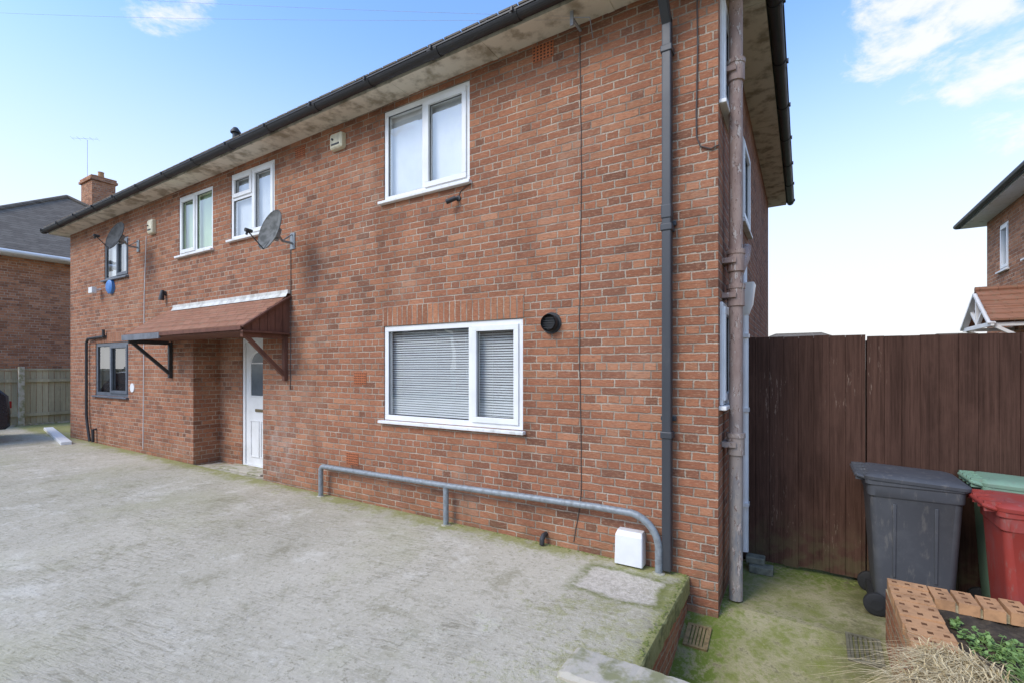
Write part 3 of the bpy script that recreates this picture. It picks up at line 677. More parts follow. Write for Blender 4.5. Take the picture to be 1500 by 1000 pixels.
def dish(wx,wz,c,face,rx,rz,lab,fm):
    e=empty('satellite_dish',(wx,0,wz),lab,'satellite dish',group='satellite dishes on the house wall')
    c=Vector(c); f=Vector(face).normalized(); rt=f.cross(Vector((0,0,1))).normalized(); up=rt.cross(f)
    mb=MB(); N=32;K=6;dp=.06
    for back in(0,1):
        i0=len(mb.v); mb.v.append(tuple(c-f*dp-f*.008*back))
        for k in range(1,K+1):
            q=k/K
            for j in range(N):
                th=2*math.pi*j/N
                mb.v.append(tuple(c+rt*math.cos(th)*rx*q+up*math.sin(th)*rz*q-f*dp*(1-q*q)-f*.008*back))
        for j in range(N): mb.f.append((i0,i0+1+j,i0+1+(j+1)%N)); mb.mi.append(0)
        for k in range(K-1):
            for j in range(N):
                a=i0+1+k*N;j2=(j+1)%N; mb.f.append((a+j,a+j2,a+N+j2,a+N+j)); mb.mi.append(0)
    rim=[c+rt*math.cos(2*math.pi*j/N)*rx+up*math.sin(2*math.pi*j/N)*rz-f*.004 for j in range(N+1)]
    mb.tube(rim,.007,6,False)
    build(mb,'reflector',fm,e,smooth=True)
    mb=MB(); bk=c-f*(dp+.01)
    mb.tube([(wx,-.01,wz-.02),(wx,-.16,wz-.02),tuple(bk-f*.05)],.016,10); mb.tube([(wx,-.01,wz+.10),(wx,-.16,wz-.02)],.008,6); mb.box(wx-.05,wx+.05,-.012,-.001,wz-.10,wz+.12)
    mb.tube([tuple(bk-f*.05+up*.07),tuple(bk-f*.05-up*.09)],.03,10); mb.beam(tuple(bk-f*.05),tuple(bk+f*.005),.10,.13)
    build(mb,'wall_bracket',m_galv,e)
    mb=MB(); lp=c+f*.24-up*rz*.60
    mb.tube([tuple(bk-up*.08),tuple(c-up*rz*1.02),tuple(lp)],.008,8); mb.tube([tuple(lp+f*.03),tuple(lp-f*.05+up*.02)],[.024,.022],12); mb.tube([tuple(lp),tuple(lp-up*.05)],.014,8)
    build(mb,'receiver_arm',m_dish,e,smooth=True)
dish(-5.36,3.60,(-5.16,-.46,3.63),(.0,-.95,.28),.21,.27,'grey satellite dish on a bracket beside the upper window',m_dishf)
dish(-10.05,4.15,(-9.80,-.45,4.22),(.10,-.95,.30),.24,.26,'dark satellite dish on the far end of the house wall',m_dish)
mb=MB(); mb.beam((-1.15,0,4.93),(-1.15,-.20,4.93),.02,.02); mb.beam((-1.15,-.19,4.86),(-1.15,-.19,5.0),.015,.03); mb.tube([(-1.15,-.19,4.93),(-1.0,-.15,4.90),(-1.02,-.03,4.8)],.005,6)
build(mb,'wire_bracket',m_steel,house)
def wire(a,b,sag):
    a=Vector(a);b=Vector(b);n=16
    return [tuple(a.lerp(b,k/n)-Vector((0,0,sag*4*(k/n)*(1-k/n)))) for k in range(n+1)]
mb=MB()
for k,e in enumerate([(-12.1,-2.9,7.6),(-12.1,-3.1,7.9)]): mb.tube(wire((-1.15,-.19,4.91+.03*k),e,.08),.0012,5)
build(mb,'telephone_wire',m_steel,base=(-1.15,-.19,4.9),label='thin overhead telephone wires running from the eaves',category='wire')

# ================================================================== GROUND, DRIVE, PATH
mb=MB(); mb.quad([(-700,-700,-.45),(700,-700,-.45),(700,700,-.45),(-700,700,-.45)]); build(mb,'ground',m_ground,kind='structure')
def dz(x,y): return .243+.0078*(-x-.2)+.006*math.sin(x*1.7)*math.sin(y*1.3)
def grid(mb,x0,x1,y0,y1,st,fn):
    nx=max(1,int(round((x1-x0)/st)));ny=max(1,int(round((y1-y0)/st)));i0=len(mb.v)
    for i in range(nx+1):
        for j in range(ny+1):
            x=x0+(x1-x0)*i/nx;y=y0+(y1-y0)*j/ny; mb.v.append((x,y,fn(x,y)))
    for i in range(nx):
        for j in range(ny):
            a=i0+i*(ny+1)+j; mb.f.append((a,a+ny+1,a+ny+2,a+1)); mb.mi.append(0)
def dz2(x,y):
    z=dz(x,y)
    e=-.215-x
    if e<.02: z-= .010*(1-e/.02)**2
    return z
random.seed(5)
mb=MB()
grid(mb,-24,-.9,-14,-.004,.35,dz)
grid(mb,-.9,-.215,-14,-.004,.05,lambda x,y: dz2(x,y) if x>-.89 else dz(x,y))
grid(mb,-24,HX0-.003,-.004,9,.4,dz)
ys=[-14+.05*k for k in range(281)]; ys[-1]=-.004
pr=None
for y in ys:
    o=random.uniform(-.004,.005); zt_=dz2(-.215,y); cur=[(-.215,y,zt_),(-.209+o,y,zt_-.012),(-.211-o,y,.10+random.uniform(-.008,.008)),(-.26,y,.095)]
    if pr:
        for k in range(3): mb.quad([pr[k],pr[k+1],cur[k+1],cur[k]])
    pr=cur
build(mb,'concrete_driveway',m_drive,kind='structure')
mb=MB(); mb.box(-.36,-.228,-1.40,-.03,-.6,.115); build(mb,'retaining_wall',m_brick_r,base=(-.3,-.8,-.3),label='low red brick retaining wall under the drive edge',category='wall')
mb=MB(); mb.box(-.50,.08,-1.66,-1.44,-.6,.20,0)
wl=build(mb,'stub_wall',m_brick_r,base=(-.2,-1.5,-.4),label='short low brick wall topped with mossy concrete',category='wall')
mb=MB()
N_=24
top=[]
for i in range(N_+1):
    x=-.56+.68*i/N_
    row=[]
    for j,(yy,zz) in enumerate(((-1.70,.195),(-1.70,.262),(-1.68,.283),(-1.56,.288),(-1.43,.283),(-1.41,.262),(-1.41,.195))):
        e=(.012 if i in(0,N_) else 0)
        row.append((x,yy+random.uniform(-.004,.004),zz+random.uniform(-.004,.004)-(e if 0<j<6 else 0)))
    top.append(row)
for i in range(N_):
    for j in range(6): mb.quad([top[i][j],top[i+1][j],top[i+1][j+1],top[i][j+1]])
mb.quad(top[0]); mb.quad(top[N_])
build(mb,'wall_capping',m_cement,wl)
def pz(x,y):
    z=0.0
    if y<.15: z=-.22*min(1,(.15-y)/.75)
    if y<-.6: z-=.05*min(1,(-.6-y)/2)
    return z+.006*math.sin(x*5+y*3)*math.sin(y*7)
mb=MB(); grid(mb,-.228,6.0,-9,1.6,.08,pz); build(mb,'side_path',m_path,kind='structure')
mb=MB(); grid(mb,.0,6.0,1.6,30,2,lambda x,y:-.01); build(mb,'garden_ground',m_ground,kind='structure')
def grate(x,y,w,h,mat,lab):
    mb=MB(); z=pz(x,y)+.008; sl=(pz(x,y+.05)-pz(x,y-.05))/.1
    mt=Matrix.Translation((x,y,z))@Matrix.Rotation(math.atan(sl),4,'X')
    mb.box(-w/2,w/2,-h/2,-h/2+.018,-.02,.008);mb.box(-w/2,w/2,h/2-.018,h/2,-.02,.008);mb.box(-w/2,-w/2+.018,-h/2+.018,h/2-.018,-.02,.008);mb.box(w/2-.018,w/2,-h/2+.018,h/2-.018,-.02,.008)
    n=7
    for k in range(1,n):
        xx=-w/2+w*k/n; mb.box(xx-.008,xx+.008,-h/2+.018,h/2-.018,-.02,.006)
    mb.quad([(-w/2,-h/2,-.012),(w/2,-h/2,-.012),(w/2,h/2,-.012),(-w/2,h/2,-.012)],1)
    build(mb,'drain_grate',[mat,m_dark2],base=(x,y,z),label=lab,category='drain',mtx=mt)
grate(-.11,-.24,.17,.22,m_iron,'rusty drain grate beside the house corner')
grate(.92,.04,.20,.26,simple('dark_iron',(.16,.145,.09),.8,.2),'dark iron drain cover on the mossy path')
mb=MB(); mb.box(.13,.33,.93,1.05,0.0,.07); mb.box(.10,.26,.98,1.10,.07,.13)
build(mb,'loose_block',simple('grey_block',(.20,.20,.15),.9,.2,15,.5),base=(.2,1,0),label='weathered grey blocks on the path by the gate',category='block',bevel=.01)

# ================================================================== railing
rail=empty('handrail',(-2.6,-.1,.25),'grey galvanised tubular handrail along the drive edge','handrail')
ry=-.10; r=.030
pts=[(-4.64,ry,.26)]
for k in range(7):
    a=math.pi/2*k/6; pts.append((-4.64+.06*(1-math.cos(a)),ry,.60+.06*math.sin(a)))
pts+= [(-3.6,ry,.665),(-2.6,ry,.672),(-1.6,ry,.69),(-.95,ry,.70)]
for k in range(1,11):
    a=math.pi/2*k/10; pts.append((-.69+.26*math.sin(a),ry,.44+.26*math.cos(a)))
pts.append((-.43,ry,.25))
mb=MB(); mb.tube(pts,r,16); build(mb,'rail',m_galv,rail,smooth=True)
mb=MB(); mb.tube([(-2.62,ry,.25),(-2.62,ry,.66)],r*.98,16); mb.tube([(-2.62,ry,.655),(-2.62,ry,.662)],r*1.25,16); build(mb,'post',m_galv,rail,smooth=True)
for x in(-4.64,-2.62,-.43):
    mb=MB(); mb.tube([(x,ry,dz(x,ry)-.01),(x,ry,dz(x,ry)+.004),(x,ry,dz(x,ry)+.010)],[.055,.05,.033],12)
    build(mb,'footing',m_cement,rail)

# ================================================================== gate & fence
FY=1.2
def boards(x0,x1,y,z0,z1,p,mat,name,lab,cat):
    e=empty(name,((x0+x1)/2,y,0),lab,cat)
    mb=MB(); x=x0
    while x<x1-.01:
        xe=min(x+p-.0024,x1); dy=random.uniform(-.0022,.0022)
        mb.box(x,xe,y+dy,y+.02+dy,z0+random.uniform(0,.02),z1+random.uniform(-.003,.003)); x+=p
    build(mb,'boards',mat,e)
    mb=MB(); mb.box(x0,x1,y+.024,y+.029,z0+.03,z1-.02)
    for z in(.25,1.1,1.95): mb.box(x0,x1,y+.030,y+.07,z,z+.09)
    mb.box(x0,x0+.07,y+.072,y+.14,-.05,z1-.03); mb.box(x1-.07,x1,y+.072,y+.14,-.05,z1-.03)
    build(mb,'frame',mat,e); return e
random.seed(11)
boards(.05,1.03,FY,.03,2.19,.1195,m_fence,'wooden_gate','tall dark brown boarded side gate against the house','gate')
boards(1.042,4.6,FY-.012,.0,2.170,.1195,m_fence,'wooden_fence','tall dark brown boarded fence with peeling paint','fence')

# ================================================================== bins
def wheelie(x,y,w,dp,h,mat,lab,zb=0.0):
    e=empty('wheelie_bin',(x+dp/2,y,zb),lab,'bin',group='wheelie bins by the fence')
    mt=Matrix.Translation((x,y,zb)); hw=w/2; cx=dp/2
    mb=MB()
    mb.loft([(.04,cx,0,dp/2*.70,hw*.78,.05),(.08,cx,0,dp/2*.74,hw*.80,.05),(.30,cx,0,dp/2*.79,hw*.84,.05),(h-.16,cx,0,dp/2*.90,hw*.93,.045),(h-.15,cx,0,dp/2*.94,hw*.96,.045),(h-.07,cx,0,dp/2*.95,hw*.97,.045),(h-.065,cx,0,dp/2*.99,hw*.99,.04),(h-.03,cx,0,dp/2*.99,hw*.99,.04)],7)
    for s in(-1,1):
        for o_ in(-.12,.12): mb.beam((cx+o_,s*(hw*.940),h-.2),(cx+o_,s*(hw*.850),.32),.02,.010,up=(0,1,0))
    build(mb,'body',mat,e,mtx=mt,smooth=True,bevel=.004)
    mb=MB()
    rr=[(h-.028,1.02,1.02),(h-.005,1.03,1.03),(h+.006,1.0,.99),(h+.018,.88,.88),(h+.024,.6,.6)]
    mb.loft([(z,cx+.005,0,dp/2*a,hw*b,.05*a) for z,a,b in rr],8)
    mb.v=[(vx,vy,vz-.03*max(0,(vx-.1))/dp) for vx,vy,vz in mb.v]
    mb.beam((0.06,-hw*.5,h+.012),(dp*.8,-hw*.5,h-.006),.03,.02); mb.beam((0.06,hw*.5,h+.012),(dp*.8,hw*.5,h-.006),.03,.02)
    build(mb,'lid',mat,e,mtx=mt,smooth=True)
    mb=MB(); mb.tube([(.02,-hw*.8,h-.03),(-.045,-hw*.8,h-.01),(-.05,-hw*.75,h-.008),(-.05,hw*.75,h-.008),(-.045,hw*.8,h-.01),(.02,hw*.8,h-.03)],.015,10)
    for s in(-1,-.33,.33,1): mb.box(-.055,.03,s*hw*.72-.012,s*hw*.72+.012,h-.045,h+.02)
    build(mb,'handle',mat,e,mtx=mt)
    for s in(-1,1):
        mb=MB(); a=s*(hw*.74); wr=.085
        mb.tube([(.075,a,wr),(.075,a+s*.008,wr),(.075,a+s*.036,wr),(.075,a+s*.044,wr)],[wr-.014,wr,wr,wr-.014],24)
        mb.tube([(.075,a+s*.044,wr),(.075,a+s*.048,wr)],.04,14)
        build(mb,'wheel',m_tyre,e,mtx=mt,smooth=True)
    mb=MB(); mb.tube([(.075,-hw*.74,.085),(.075,hw*.74,.085)],.012,8); mb.box(.04,.16,-hw*.68,hw*.68,.05,.12); build(mb,'axle',m_tyre,e,mtx=mt)
wheelie(.97,.82,.56,.60,1.075,m_bin_g,'charcoal grey wheelie bin on the mossy path by the fence')
wheelie(1.63,.47,.50,.58,1.01,m_bin_r,'red wheelie bin behind the brick planter')
wheelie(1.68,.955,.42,.56,1.065,m_bin_gr,'pale green wheelie bin against the fence')

# ================================================================== planter
pl=empty('brick_planter',(2.0,-.8,0),'raised brick planter edged with perforated orange bricks','planter')
PX,PY,PZ=1.05,.16,.375
mb=MB(); T=.215
mb.box(PX,PX+T-.06,-2.6,PY,-.4,PZ); mb.box(PX+T-.06,3.6,PY-T+.06,PY,-.4,PZ-.001)
build(mb,'planter_wall',m_brick_r,pl)
def perf(mb,cx,cy,L,Wd,H,z,rot,holes=True):
    xs=[-L/2]; n=3
    for i in range(n):
        c=-L/2+L*(i+.5)/n; xs+=[c-.013,c+.013]
    xs.append(L/2); ys=[-Wd/2,-.015,.015,Wd/2]
    tz=z+H
    def P(x,y,zz): return (cx+(x*math.cos(rot)-y*math.sin(rot)),cy+(x*math.sin(rot)+y*math.cos(rot)),zz)
    for i in range(len(xs)-1):
        for j in range(len(ys)-1):
            hole=holes and (i%2==1) and j==1; a,b,c,d=xs[i],xs[i+1],ys[j],ys[j+1]
            zz=tz-random.uniform(.006,.022) if hole else tz
            mb.quad([P(a,c,zz),P(b,c,zz),P(b,d,zz),P(a,d,zz)],1 if hole else 0)
            if hole:
                for (p,q) in(((a,c),(b,c)),((b,c),(b,d)),((b,d),(a,d)),((a,d),(a,c))): mb.quad([P(*p,tz),P(*q,tz),P(*q,zz),P(*p,zz)],1)
    for (p,q) in(((-L/2,-Wd/2),(L/2,-Wd/2)),((L/2,-Wd/2),(L/2,Wd/2)),((L/2,Wd/2),(-L/2,Wd/2)),((-L/2,Wd/2),(-L/2,-Wd/2))):
        mb.quad([P(*p,tz),P(*q,tz),P(*q,z),P(*p,z)],0)
mb=MB(); random.seed(2)
y=PY-.055
while y>-2.5:
    perf(mb,PX+.102+random.uniform(-.006,.006),y,.205,.098,.07+random.uniform(-.004,.004),PZ+.004,random.uniform(-.04,.04)); y-=.114
x=PX+.27
while x<3.5:
    perf(mb,x,PY-.102+random.uniform(-.006,.006),.205,.098,.07+random.uniform(-.004,.004),PZ+.004,R(90)+random.uniform(-.03,.03)); x+=.114
build(mb,'coping_bricks',[m_coping,m_core],pl)
mb=MB(); mb.box(PX+.01,PX+.2,-2.55,PY-.01,PZ,PZ+.046);mb.box(PX+.21,3.5,PY-.19,PY-.01,PZ,PZ+.046);build(mb,'mortar_bed',m_bed,pl)
mb=MB(); grid(mb,PX+.15,3.6,-2.6,PY-.16,.04,lambda x,y:.375+.015*math.sin(x*13)*math.sin(y*17)+random.uniform(-.014,.014)); build(mb,'soil',m_soil,pl)

def weed(cx,cy,z,rad,h,n,seed,lab):
    rnd=random.Random(seed); mb=MB()
    for k in range(n):
        a=rnd.uniform(0,6.28); rr=rad*math.sqrt(rnd.random()); bx_=cx+rr*math.cos(a)*.5; by=cy+rr*math.sin(a)*.5
        tip=Vector((cx+rr*math.cos(a),cy+rr*math.sin(a),z+h*rnd.uniform(.2,1)*(1-.5*rr/rad)))
        b0=Vector((bx_,by,z)); mb.tube([tuple(b0),tuple(b0.lerp(tip,.5)+Vector((0,0,.02))),tuple(tip)],.0018,4,False)
        for q in range(9):
            t=rnd.uniform(.3,1.05); p=b0.lerp(tip,t); d=Vector((rnd.uniform(-1,1),rnd.uniform(-1,1),rnd.uniform(-.2,.6))).normalized()
            L=rnd.uniform(.014,.034); s=d.cross(Vector((rnd.uniform(-.3,.3),rnd.uniform(-.3,.3),1))).normalized()*L*.33
            nrm=Vector((0,0,rnd.uniform(-.006,.004)))
            mb.quad([tuple(p),tuple(p+d*L*.35+s+nrm),tuple(p+d*L*.75+s*.8+nrm),tuple(p+d*L),tuple(p+d*L*.75-s*.8),tuple(p+d*L*.35-s)])
    return build(mb,'weed_plant',m_leaf,base=(cx,cy,z),label=lab,category='plant',group='weeds in the planter')
weed(1.44,-.46,.37,.16,.11,50,1,'leafy green weed growing in the brick planter')
weed(1.80,-.50,.37,.22,.13,60,2,'leafy green weed growing in the brick planter')
weed(1.60,-.80,.37,.30,.16,90,3,'leafy green weed growing in the brick planter')
weed(1.34,-.22,.37,.06,.05,6,4,'small green weed growing in the brick planter')
def grass(cx,cy,z,rad,h,n,seed,lab,lean=(-.3,-.3)):
    rnd=random.Random(seed); mb=MB()
    for k in range(n):
        a=rnd.uniform(0,6.28); rr=rad*math.sqrt(rnd.random())*.5
        b=Vector((cx+rr*math.cos(a),cy+rr*math.sin(a),z)); L=h*rnd.uniform(.4,1.4)
        az=rnd.uniform(0,6.28); o=Vector((math.cos(az),math.sin(az),0))*rnd.uniform(.3,1.2)+Vector((lean[0],lean[1],0))
        s=Vector((-math.sin(az),math.cos(az),0))*.0032; pr=None
        for t in(0,.25,.5,.75,1.0):
            p=b+o*L*t*t*.75+Vector((0,0,L*(t-.75*t*t*1.15)))
            w=s*(1-.8*t)
            cur=(tuple(p-w),tuple(p+w))
            if pr: mb.quad([pr[0],pr[1],cur[1],cur[0]])
            pr=cur
    return build(mb,'dry_grass_tuft',m_straw,base=(cx,cy,z),label=lab,category='grass',group='dry grass tufts')
grass(1.20,-.98,.44,.30,.26,650,5,'tuft of straw-coloured dry grass spilling over the planter')
grass(1.12,-1.28,.44,.36,.32,900,6,'tuft of straw-coloured dry grass spilling over the planter')
grass(1.46,-1.30,.42,.34,.28,600,8,'tuft of straw-coloured dry grass spilling over the planter')

def mossc(pts,seed):
    rnd=random.Random(seed); mb=MB()
    for (x,y,z,s) in pts:
        n=7; i0=len(mb.v)
        for lv,(q,hh) in enumerate(((1,0),(.75,.5),(.35,.85))):
            for j in range(n):
                th=6.283*j/n; mb.v.append((x+s*q*math.cos(th)*rnd.uniform(.7,1.3),y+s*q*math.sin(th)*rnd.uniform(.7,1.3),z+s*.32*hh*rnd.uniform(.8,1.1)-.002))
        for lv in range(2):
            for j in range(n):
                j2=(j+1)%n; mb.f.append((i0+lv*n+j,i0+lv*n+j2,i0+(lv+1)*n+j2,i0+(lv+1)*n+j)); mb.mi.append(0)
        mb.f.append(tuple(i0+2*n+j for j in range(n))); mb.mi.append(0)
    build(mb,'moss',m_mossm,kind='stuff',smooth=True)
rnd=random.Random(9); P=[]
for k in range(240):
    x=-.22-abs(rnd.gauss(0,1.2)); y=-abs(rnd.gauss(0,.02))-.008
    if x>-5: P.append((x,y,dz(x,y),rnd.uniform(.006,.018)))
for k in range(120):
    y=-rnd.uniform(0,1.3); x=-.225-abs(rnd.gauss(0,.03)); P.append((x,y,dz2(x,y),rnd.uniform(.003,.012)))
for k in range(240):
    x=rnd.uniform(.03,3); y=1.19-abs(rnd.gauss(0,.05)); P.append((x,y,pz(x,y),rnd.uniform(.008,.024)))
for k in range(120):
    y=rnd.uniform(-.1,1.1); x=.012+abs(rnd.gauss(0,.03)); P.append((x,y,pz(x,y),rnd.uniform(.006,.016)))
mossc(P,4)

# ================================================================== neighbour houses
def hip_house(name,lab,x0,x1,y0,y1,eave,ridge,wins=(),ov=.35,gutcol=None,group=None):
    h=empty(name,((x0+x1)/2,(y0+y1)/2,0),lab,'house',group)
    mb=MB()
    for ax,c,a,b in(('x',y0,x0,x1),('y',x1,y0,y1),('n',y1,x0,x1),('w',x0,y0,y1)):
        hs=[w[1:5] for w in wins if w[0]==ax]
        wall(mb,ax,c,a,b,-.45,eave+.05,hs,.1)
    build(mb,'wall',m_brick_n,h)
    for w in wins:
        c={'x':y0,'y':x1,'n':y1,'w':x0}[w[0]]
        window(h,w[0],c,*w[1:5],[(0,.5,0,1,False),(.5,1,0,1,True)] if w[2]-w[1]>.8 else [(0,1,0,1,True)],fw=.06,blind='dark' if len(w)<6 else w[5],simplew=True)
    mb=MB(); r=[Vector((x0-ov,y0-ov,eave+.1)),Vector((x1+ov,y0-ov,eave+.1)),Vector((x1+ov,y1+ov,eave+.1)),Vector((x0-ov,y1+ov,eave+.1))]
    lx,ly=x1-x0,y1-y0
    if lx>=ly:
        A=Vector((x0+ly/2-.3,(y0+y1)/2,ridge));B=Vector((max(x1-ly/2+.3,A.x+.2),(y0+y1)/2,ridge))
        mb.quad([r[0],r[1],B,A]);mb.quad([r[1],r[2],B]);mb.quad([r[2],r[3],A,B]);mb.quad([r[3],r[0],A])
        hips=[(r[0],A),(r[1],B),(r[2],B),(r[3],A),(A,B)]
    else:
        A=Vector(((x0+x1)/2,y0+lx/2-.3,ridge));B=Vector(((x0+x1)/2,y1-lx/2+.3,ridge))
        mb.quad([r[0],r[1],A]);mb.quad([r[1],r[2],B,A]);mb.quad([r[2],r[3],B]);mb.quad([r[3],r[0],A,B])
        hips=[(r[0],A),(r[1],A),(r[2],B),(r[3],B),(A,B)]
    for p,q in hips: mb.tube([p+Vector((0,0,.02)),q+Vector((0,0,.02))],.07,8)
    build(mb,'roof',m_roof,h)
    mb=MB(); mb.quad([v-Vector((0,0,.1)) for v in r][::-1])
    g=[v-Vector((0,0,.1)) for v in r]
    for k in range(4):
        j=(k+1)%4; mb.quad([g[k],g[j],r[j],r[k]])
    build(mb,'soffit',m_whitesill,h)
    mb=MB(); off=.06
    q=[Vector((x0-ov-off,y0-ov-off,eave+.07)),Vector((x1+ov+off,y0-ov-off,eave+.07)),Vector((x1+ov+off,y1+ov+off,eave+.07)),Vector((x0-ov-off,y1+ov+off,eave+.07))]
    for k in range(4): mb.tube([q[k],q[(k+1)%4]],.055,10)
    build(mb,'gutter',gutcol or m_white,h)
    return h
nh=hip_house('house','red brick house with a grey hipped roof and white gutter',-26.6,-18.1,-1.9,6.6,4.95,8.0,[('y',-1.2,-.2,3.6,4.6),('y',1.75,2.6,1.0,1.75,'roller')])
mb=MB(); mb.box(-22.72,-21.68,2.95,3.65,6.6,8.95); mb.box(-22.78,-21.62,2.89,3.71,8.78,8.86); mb.box(-22.75,-21.65,2.92,3.68,8.86,8.95)
ch=build(mb,'chimney',m_brick_n,nh)
for xx in(-22.5,-21.95):
    mb=MB(); mb.tube([(xx,3.3,8.95),(xx,3.3,9.16),(xx,3.3,9.2)],[.10,.085,.10],14); build(mb,'chimney_pot',m_coping,ch,smooth=True)
mb=MB(); mb.tube([(-22.6,3.1,8.4),(-22.6,3.1,10.5)],.006,6); mb.tube([(-22.75,2.7,10.45),(-22.25,3.3,10.52)],.004,5)
for k in range(5):
    t=k/4; c=Vector((-22.75,2.7,10.45)).lerp(Vector((-22.25,3.3,10.52)),t); mb.tube([c+Vector((.12,-.10,0)),c-Vector((.12,-.10,0))],.003,4)
build(mb,'television_aerial',m_steel,base=(-22.6,3.1,8.4),label='thin television aerial on a mast by the chimney',category='aerial')
rh=hip_house('house','red brick house with white windows beyond the fence',3.92,11,1.8,10.0,4.98,7.8,[('w',8.75,9.25,3.80,4.72,'roller'),('w',6.8,7.95,3.82,4.78,'roller')],gutcol=m_gutter)
mb=MB(); gx0,gx1=3.27,3.915; gy,gz=7.7,3.28; hw_=.82; bz=2.68
for s in(-1,1):
    n=5
    for k in range(n):
        t0,t1=k/n,(k+1)/n; l=.015
        mb.quad([(gx0-.06,gy+s*hw_*t0,gz+(bz-gz)*t0),(gx1,gy+s*hw_*t0,gz+(bz-gz)*t0),(gx1,gy+s*hw_*t1,gz+(bz-gz)*t1+l),(gx0-.06,gy+s*hw_*t1,gz+(bz-gz)*t1+l)])
        mb.quad([(gx0-.06,gy+s*hw_*t1,gz+(bz-gz)*t1+l),(gx1,gy+s*hw_*t1,gz+(bz-gz)*t1+l),(gx1,gy+s*hw_*t1,gz+(bz-gz)*t1-.01),(gx0-.06,gy+s*hw_*t1,gz+(bz-gz)*t1-.01)])
mb.tube([(gx0-.06,gy,gz+.01),(gx1,gy,gz+.01)],.05,10)
pc=build(mb,'porch_canopy',m_rooft,rh)
mb=MB()
for s in(-1,1):
    mb.beam((gx0-.04,gy,gz-.07),(gx0-.04,gy+s*hw_,bz-.06),.04,.10,up=(1,0,0)); mb.beam((gx0-.02,gy,bz-.02),(gx0-.02,gy+s*.38,gz-.36),.04,.05,up=(1,0,0))
    mb.beam((gx0,gy+s*hw_*.9,bz-.08),(gx1,gy+s*hw_*.9,bz-.5),.05,.06,up=(0,1,0)); mb.beam((gx0,gy+s*hw_*.9,bz-.07),(gx1,gy+s*hw_*.9,bz-.07),.05,.06)
mb.beam((gx0-.03,gy-hw_,bz-.06),(gx0-.03,gy+hw_,bz-.06),.04,.07); mb.beam((gx0-.025,gy,bz-.06),(gx0-.025,gy,gz-.1),.04,.06,up=(1,0,0))
build(mb,'truss',m_white,pc)
for k,(x,y,w) in enumerate([(-6,72,12),(14,84,10),(26,88,10),(-22,90,12)]):
    hip_house('house','distant brick house with a low roof on the horizon',x,x+w,y,y+7,4.9,6.7,[],group='distant houses')
for k,(x,w) in enumerate([(-24,12),(-8,12),(-42,12),(8,12)]):
    hip_house('house','brick house across the street with white windows',x,x+w,-34,-27,4.9,7.4,[('n',x+1.2,x+3,1,2.3),('n',x+1.2,x+3,3.4,4.5),('n',x+8,x+10,1,2.3),('n',x+8,x+10,3.4,4.5)],group='houses across the street')

fl=empty('garden_fence',(-17,1.5,.35),'weathered timber fence panels with a concrete post','fence')
mb=MB(); y=-4.0; random.seed(4)
while y<8:
    mb.box(-17.02,-17.0,y,y+.108,.42,1.82+random.uniform(-.01,.01)); y+=.12
build(mb,'boards',m_fence_l,fl)
mb=MB(); mb.box(-16.998,-16.95,-4,8,.62,.70);mb.box(-16.998,-16.95,-4,8,1.52,1.60); mb.box(-17.03,-16.97,-4,8,1.83,1.87); build(mb,'rail',m_fence_l,fl)
mb=MB(); mb.box(-17.04,-16.96,-4,8,.2,.415); build(mb,'gravel_board',m_cement,fl)
for yy in(-2.2,.0,2.2,4.4,6.6):
    mb=MB(); mb.box(-16.95,-16.84,yy-.055,yy+.055,.2,1.92); build(mb,'concrete_post',m_cement,fl,bevel=.01)
mb=MB(); mb.beam((-15.5,.16,.385),(-12.2,-.42,.365),.17,.07)
build(mb,'concrete_edging',m_whitesill,base=(-14,-.1,.36),label='length of pale concrete edging lying on the drive',category='kerb piece',bevel=.01)

# ================================================================== parked car (mostly beyond the edge of view)
car=empty('parked_car',(-14.35,-3.05,.35),'dark parked hatchback car standing on the concrete drive','car')
cxa,cxb,cy1=-15.2,-13.5,-.90
prof=[(0,.35),(0,.62),(.03,.98),(.14,1.10),(.36,1.44),(1.0,1.54),(2.0,1.52),(2.75,1.08),(3.7,.94),(4.05,.70),(4.1,.40),(4.02,.28),(.08,.28)]
mb=MB(); secs=[(0,.10),(.06,.02),(.5,0),(1.2,0),(1.64,.02),(1.7,.10)]
np_=len(prof)
for sx_,ins in secs:
    for (a,z) in prof:
        cyv=2.05+(a-2.05)*(1-ins*.5); tum=(.12 if z>1.1 else 0)*((z-1.1)/.4)
        xx=cxa+sx_; xx+= (tum if sx_<.85 else -tum)
        mb.v.append((xx,cy1-cyv,.35+.89+(z-.89)*(1-ins*.6)-.02))
for k in range(len(secs)-1):
    for j in range(np_):
        j2=(j+1)%np_; mb.f.append((k*np_+j,k*np_+j2,(k+1)*np_+j2,(k+1)*np_+j)); mb.mi.append(0)
mb.f.append(tuple(range(np_))); mb.mi.append(0); mb.f.append(tuple((len(secs)-1)*np_+j for j in range(np_))[::-1]); mb.mi.append(0)
build(mb,'body',m_paint,car,smooth=True,bevel=.02)
for xx in(cxa+.02,cxb-.22):
    for yy in(cy1-.72,cy1-3.3):
        mb=MB(); mb.tube([(xx,yy,.67),(xx+.01,yy,.67),(xx+.19,yy,.67),(xx+.2,yy,.67)],[.29,.315,.315,.29],28); w=build(mb,'wheel',m_tyre,car,smooth=True)
        mb=MB(); mb.tube([(xx-.004,yy,.67),(xx+.204,yy,.67)],.19,20); build(mb,'rim',m_galv,w)
for s in(cxa+.12,cxb-.24):
    mb=MB(); mb.box(s,s+.12,cy1-.06,cy1+.008,1.05,1.2); build(mb,'tail_lamp',m_lamp,car,bevel=.01)
mb=MB(); mb.quad([(cxa+.3,cy1-.155,1.50),(cxb-.3,cy1-.155,1.50),(cxb-.34,cy1-.325,1.74),(cxa+.34,cy1-.325,1.74)]); build(mb,'rear_window',simple('car_glass',(.02,.025,.03),.1),car)

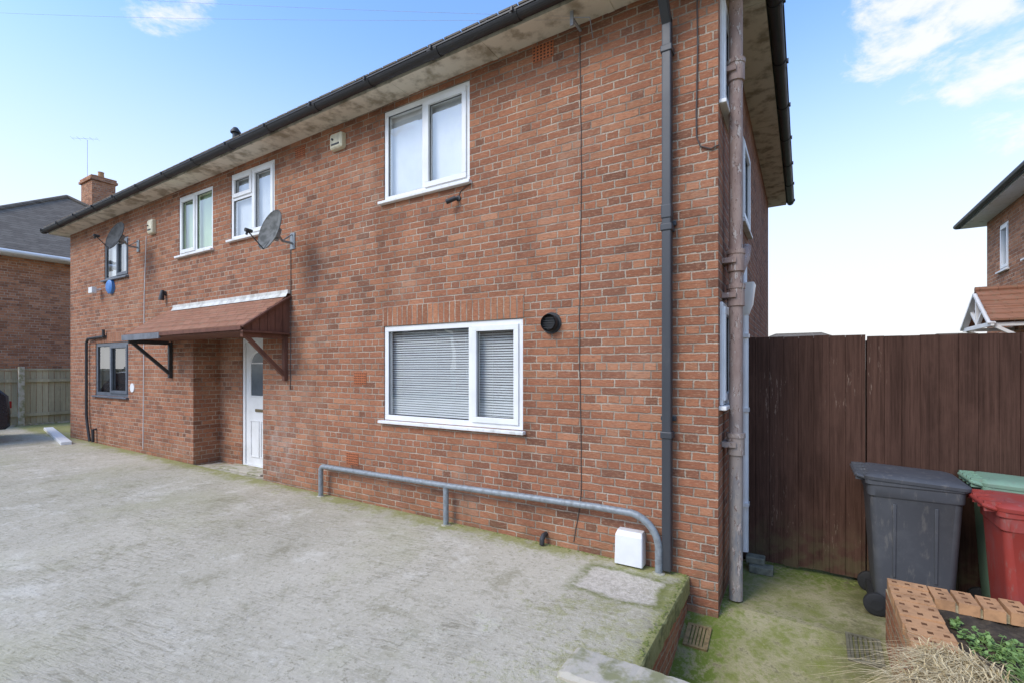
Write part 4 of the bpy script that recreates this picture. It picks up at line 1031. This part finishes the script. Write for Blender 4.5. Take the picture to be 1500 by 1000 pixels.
# ================================================================== world, sun, camera
w=bpy.data.worlds.new('World'); bpy.context.scene.world=w; w.use_nodes=True; nt=w.node_tree; nt.nodes.clear()
out=nt.nodes.new('ShaderNodeOutputWorld'); bg=nt.nodes.new('ShaderNodeBackground')
sky=nt.nodes.new('ShaderNodeTexSky'); sky.sky_type='NISHITA'; sky.sun_disc=False; sky.sun_elevation=R(42); sky.sun_rotation=R(205)
sky.air_density=1.0; sky.dust_density=.8; sky.ozone_density=1.0
tc=nt.nodes.new('ShaderNodeTexCoord'); g=tc.outputs['Generated']; s=XYZ(nt,g)
skyc=MIX(nt,1.0,sky.outputs[0],(1.80,2.22,2.70),'MULTIPLY')
hz=SM(nt,s[2],.60,.04)
c=MIX(nt,M(nt,'MULTIPLY',hz,.98),skyc,(6.7,6.75,6.85))
def dirmask(v,lo,hi):
    v=Vector(v).normalized(); n=nt.nodes.new('ShaderNodeVectorMath'); n.operation='DOT_PRODUCT'; nt.links.new(g,n.inputs[0]); n.inputs[1].default_value=v
    return SM(nt,n.outputs['Value'],lo,hi)
cn=NOISE(nt,SCALE(nt,g,(1,1,1.8)),9,8,.62,.3)
reg=M(nt,'MAXIMUM',M(nt,'MAXIMUM',dirmask((.237,1.315,.76),.986,.999),dirmask((.40,1.40,.62),.990,.9995)),dirmask((-1.18,.45,.87),.991,.999))
rest=M(nt,'MULTIPLY',SM(nt,NOISE(nt,g,1.7,3),.52,.7),SM(nt,s[1],.1,-.3))
reg=M(nt,'MAXIMUM',reg,rest)
cl=SM(nt,M(nt,'ADD',cn,M(nt,'MULTIPLY',reg,.34)),.74,.94)
cl=M(nt,'MULTIPLY',cl,M(nt,'GREATER_THAN',s[2],0.0))
c=MIX(nt,M(nt,'MULTIPLY',cl,.9),c,(6.9,6.95,7.0))
nt.links.new(c,bg.inputs[0]); bg.inputs[1].default_value=.15
nt.links.new(bg.outputs[0],out.inputs[0])
sd=bpy.data.lights.new('sun','SUN'); sd.energy=2.1; sd.angle=R(25); sd.color=(1,.90,.77)
so=bpy.data.objects.new('sun',sd); C.objects.link(so)
az=R(205); el=R(42); dv=Vector((math.sin(az)*math.cos(el),math.cos(az)*math.cos(el),math.sin(el)))
so.rotation_euler=dv.to_track_quat('Z','Y').to_euler(); so.location=dv*30
cam=bpy.data.cameras.new('camera'); cam.sensor_width=36; cam.lens=36*700/1500; cam.shift_y=.0253; cam.clip_end=2000; cam.clip_start=.05
co=bpy.data.objects.new('camera',cam); C.objects.link(co); co.location=(.562,-4.0,1.9)
fw=Vector((-.520,.854,0)); co.rotation_euler=(R(90),0,math.atan2(-fw.x,fw.y))
sc=bpy.context.scene; sc.camera=co
sc.view_settings.view_transform='Standard'; sc.view_settings.look='None'; sc.view_settings.exposure=0
for o in bpy.data.objects:
    if '_b' in o: del o['_b']
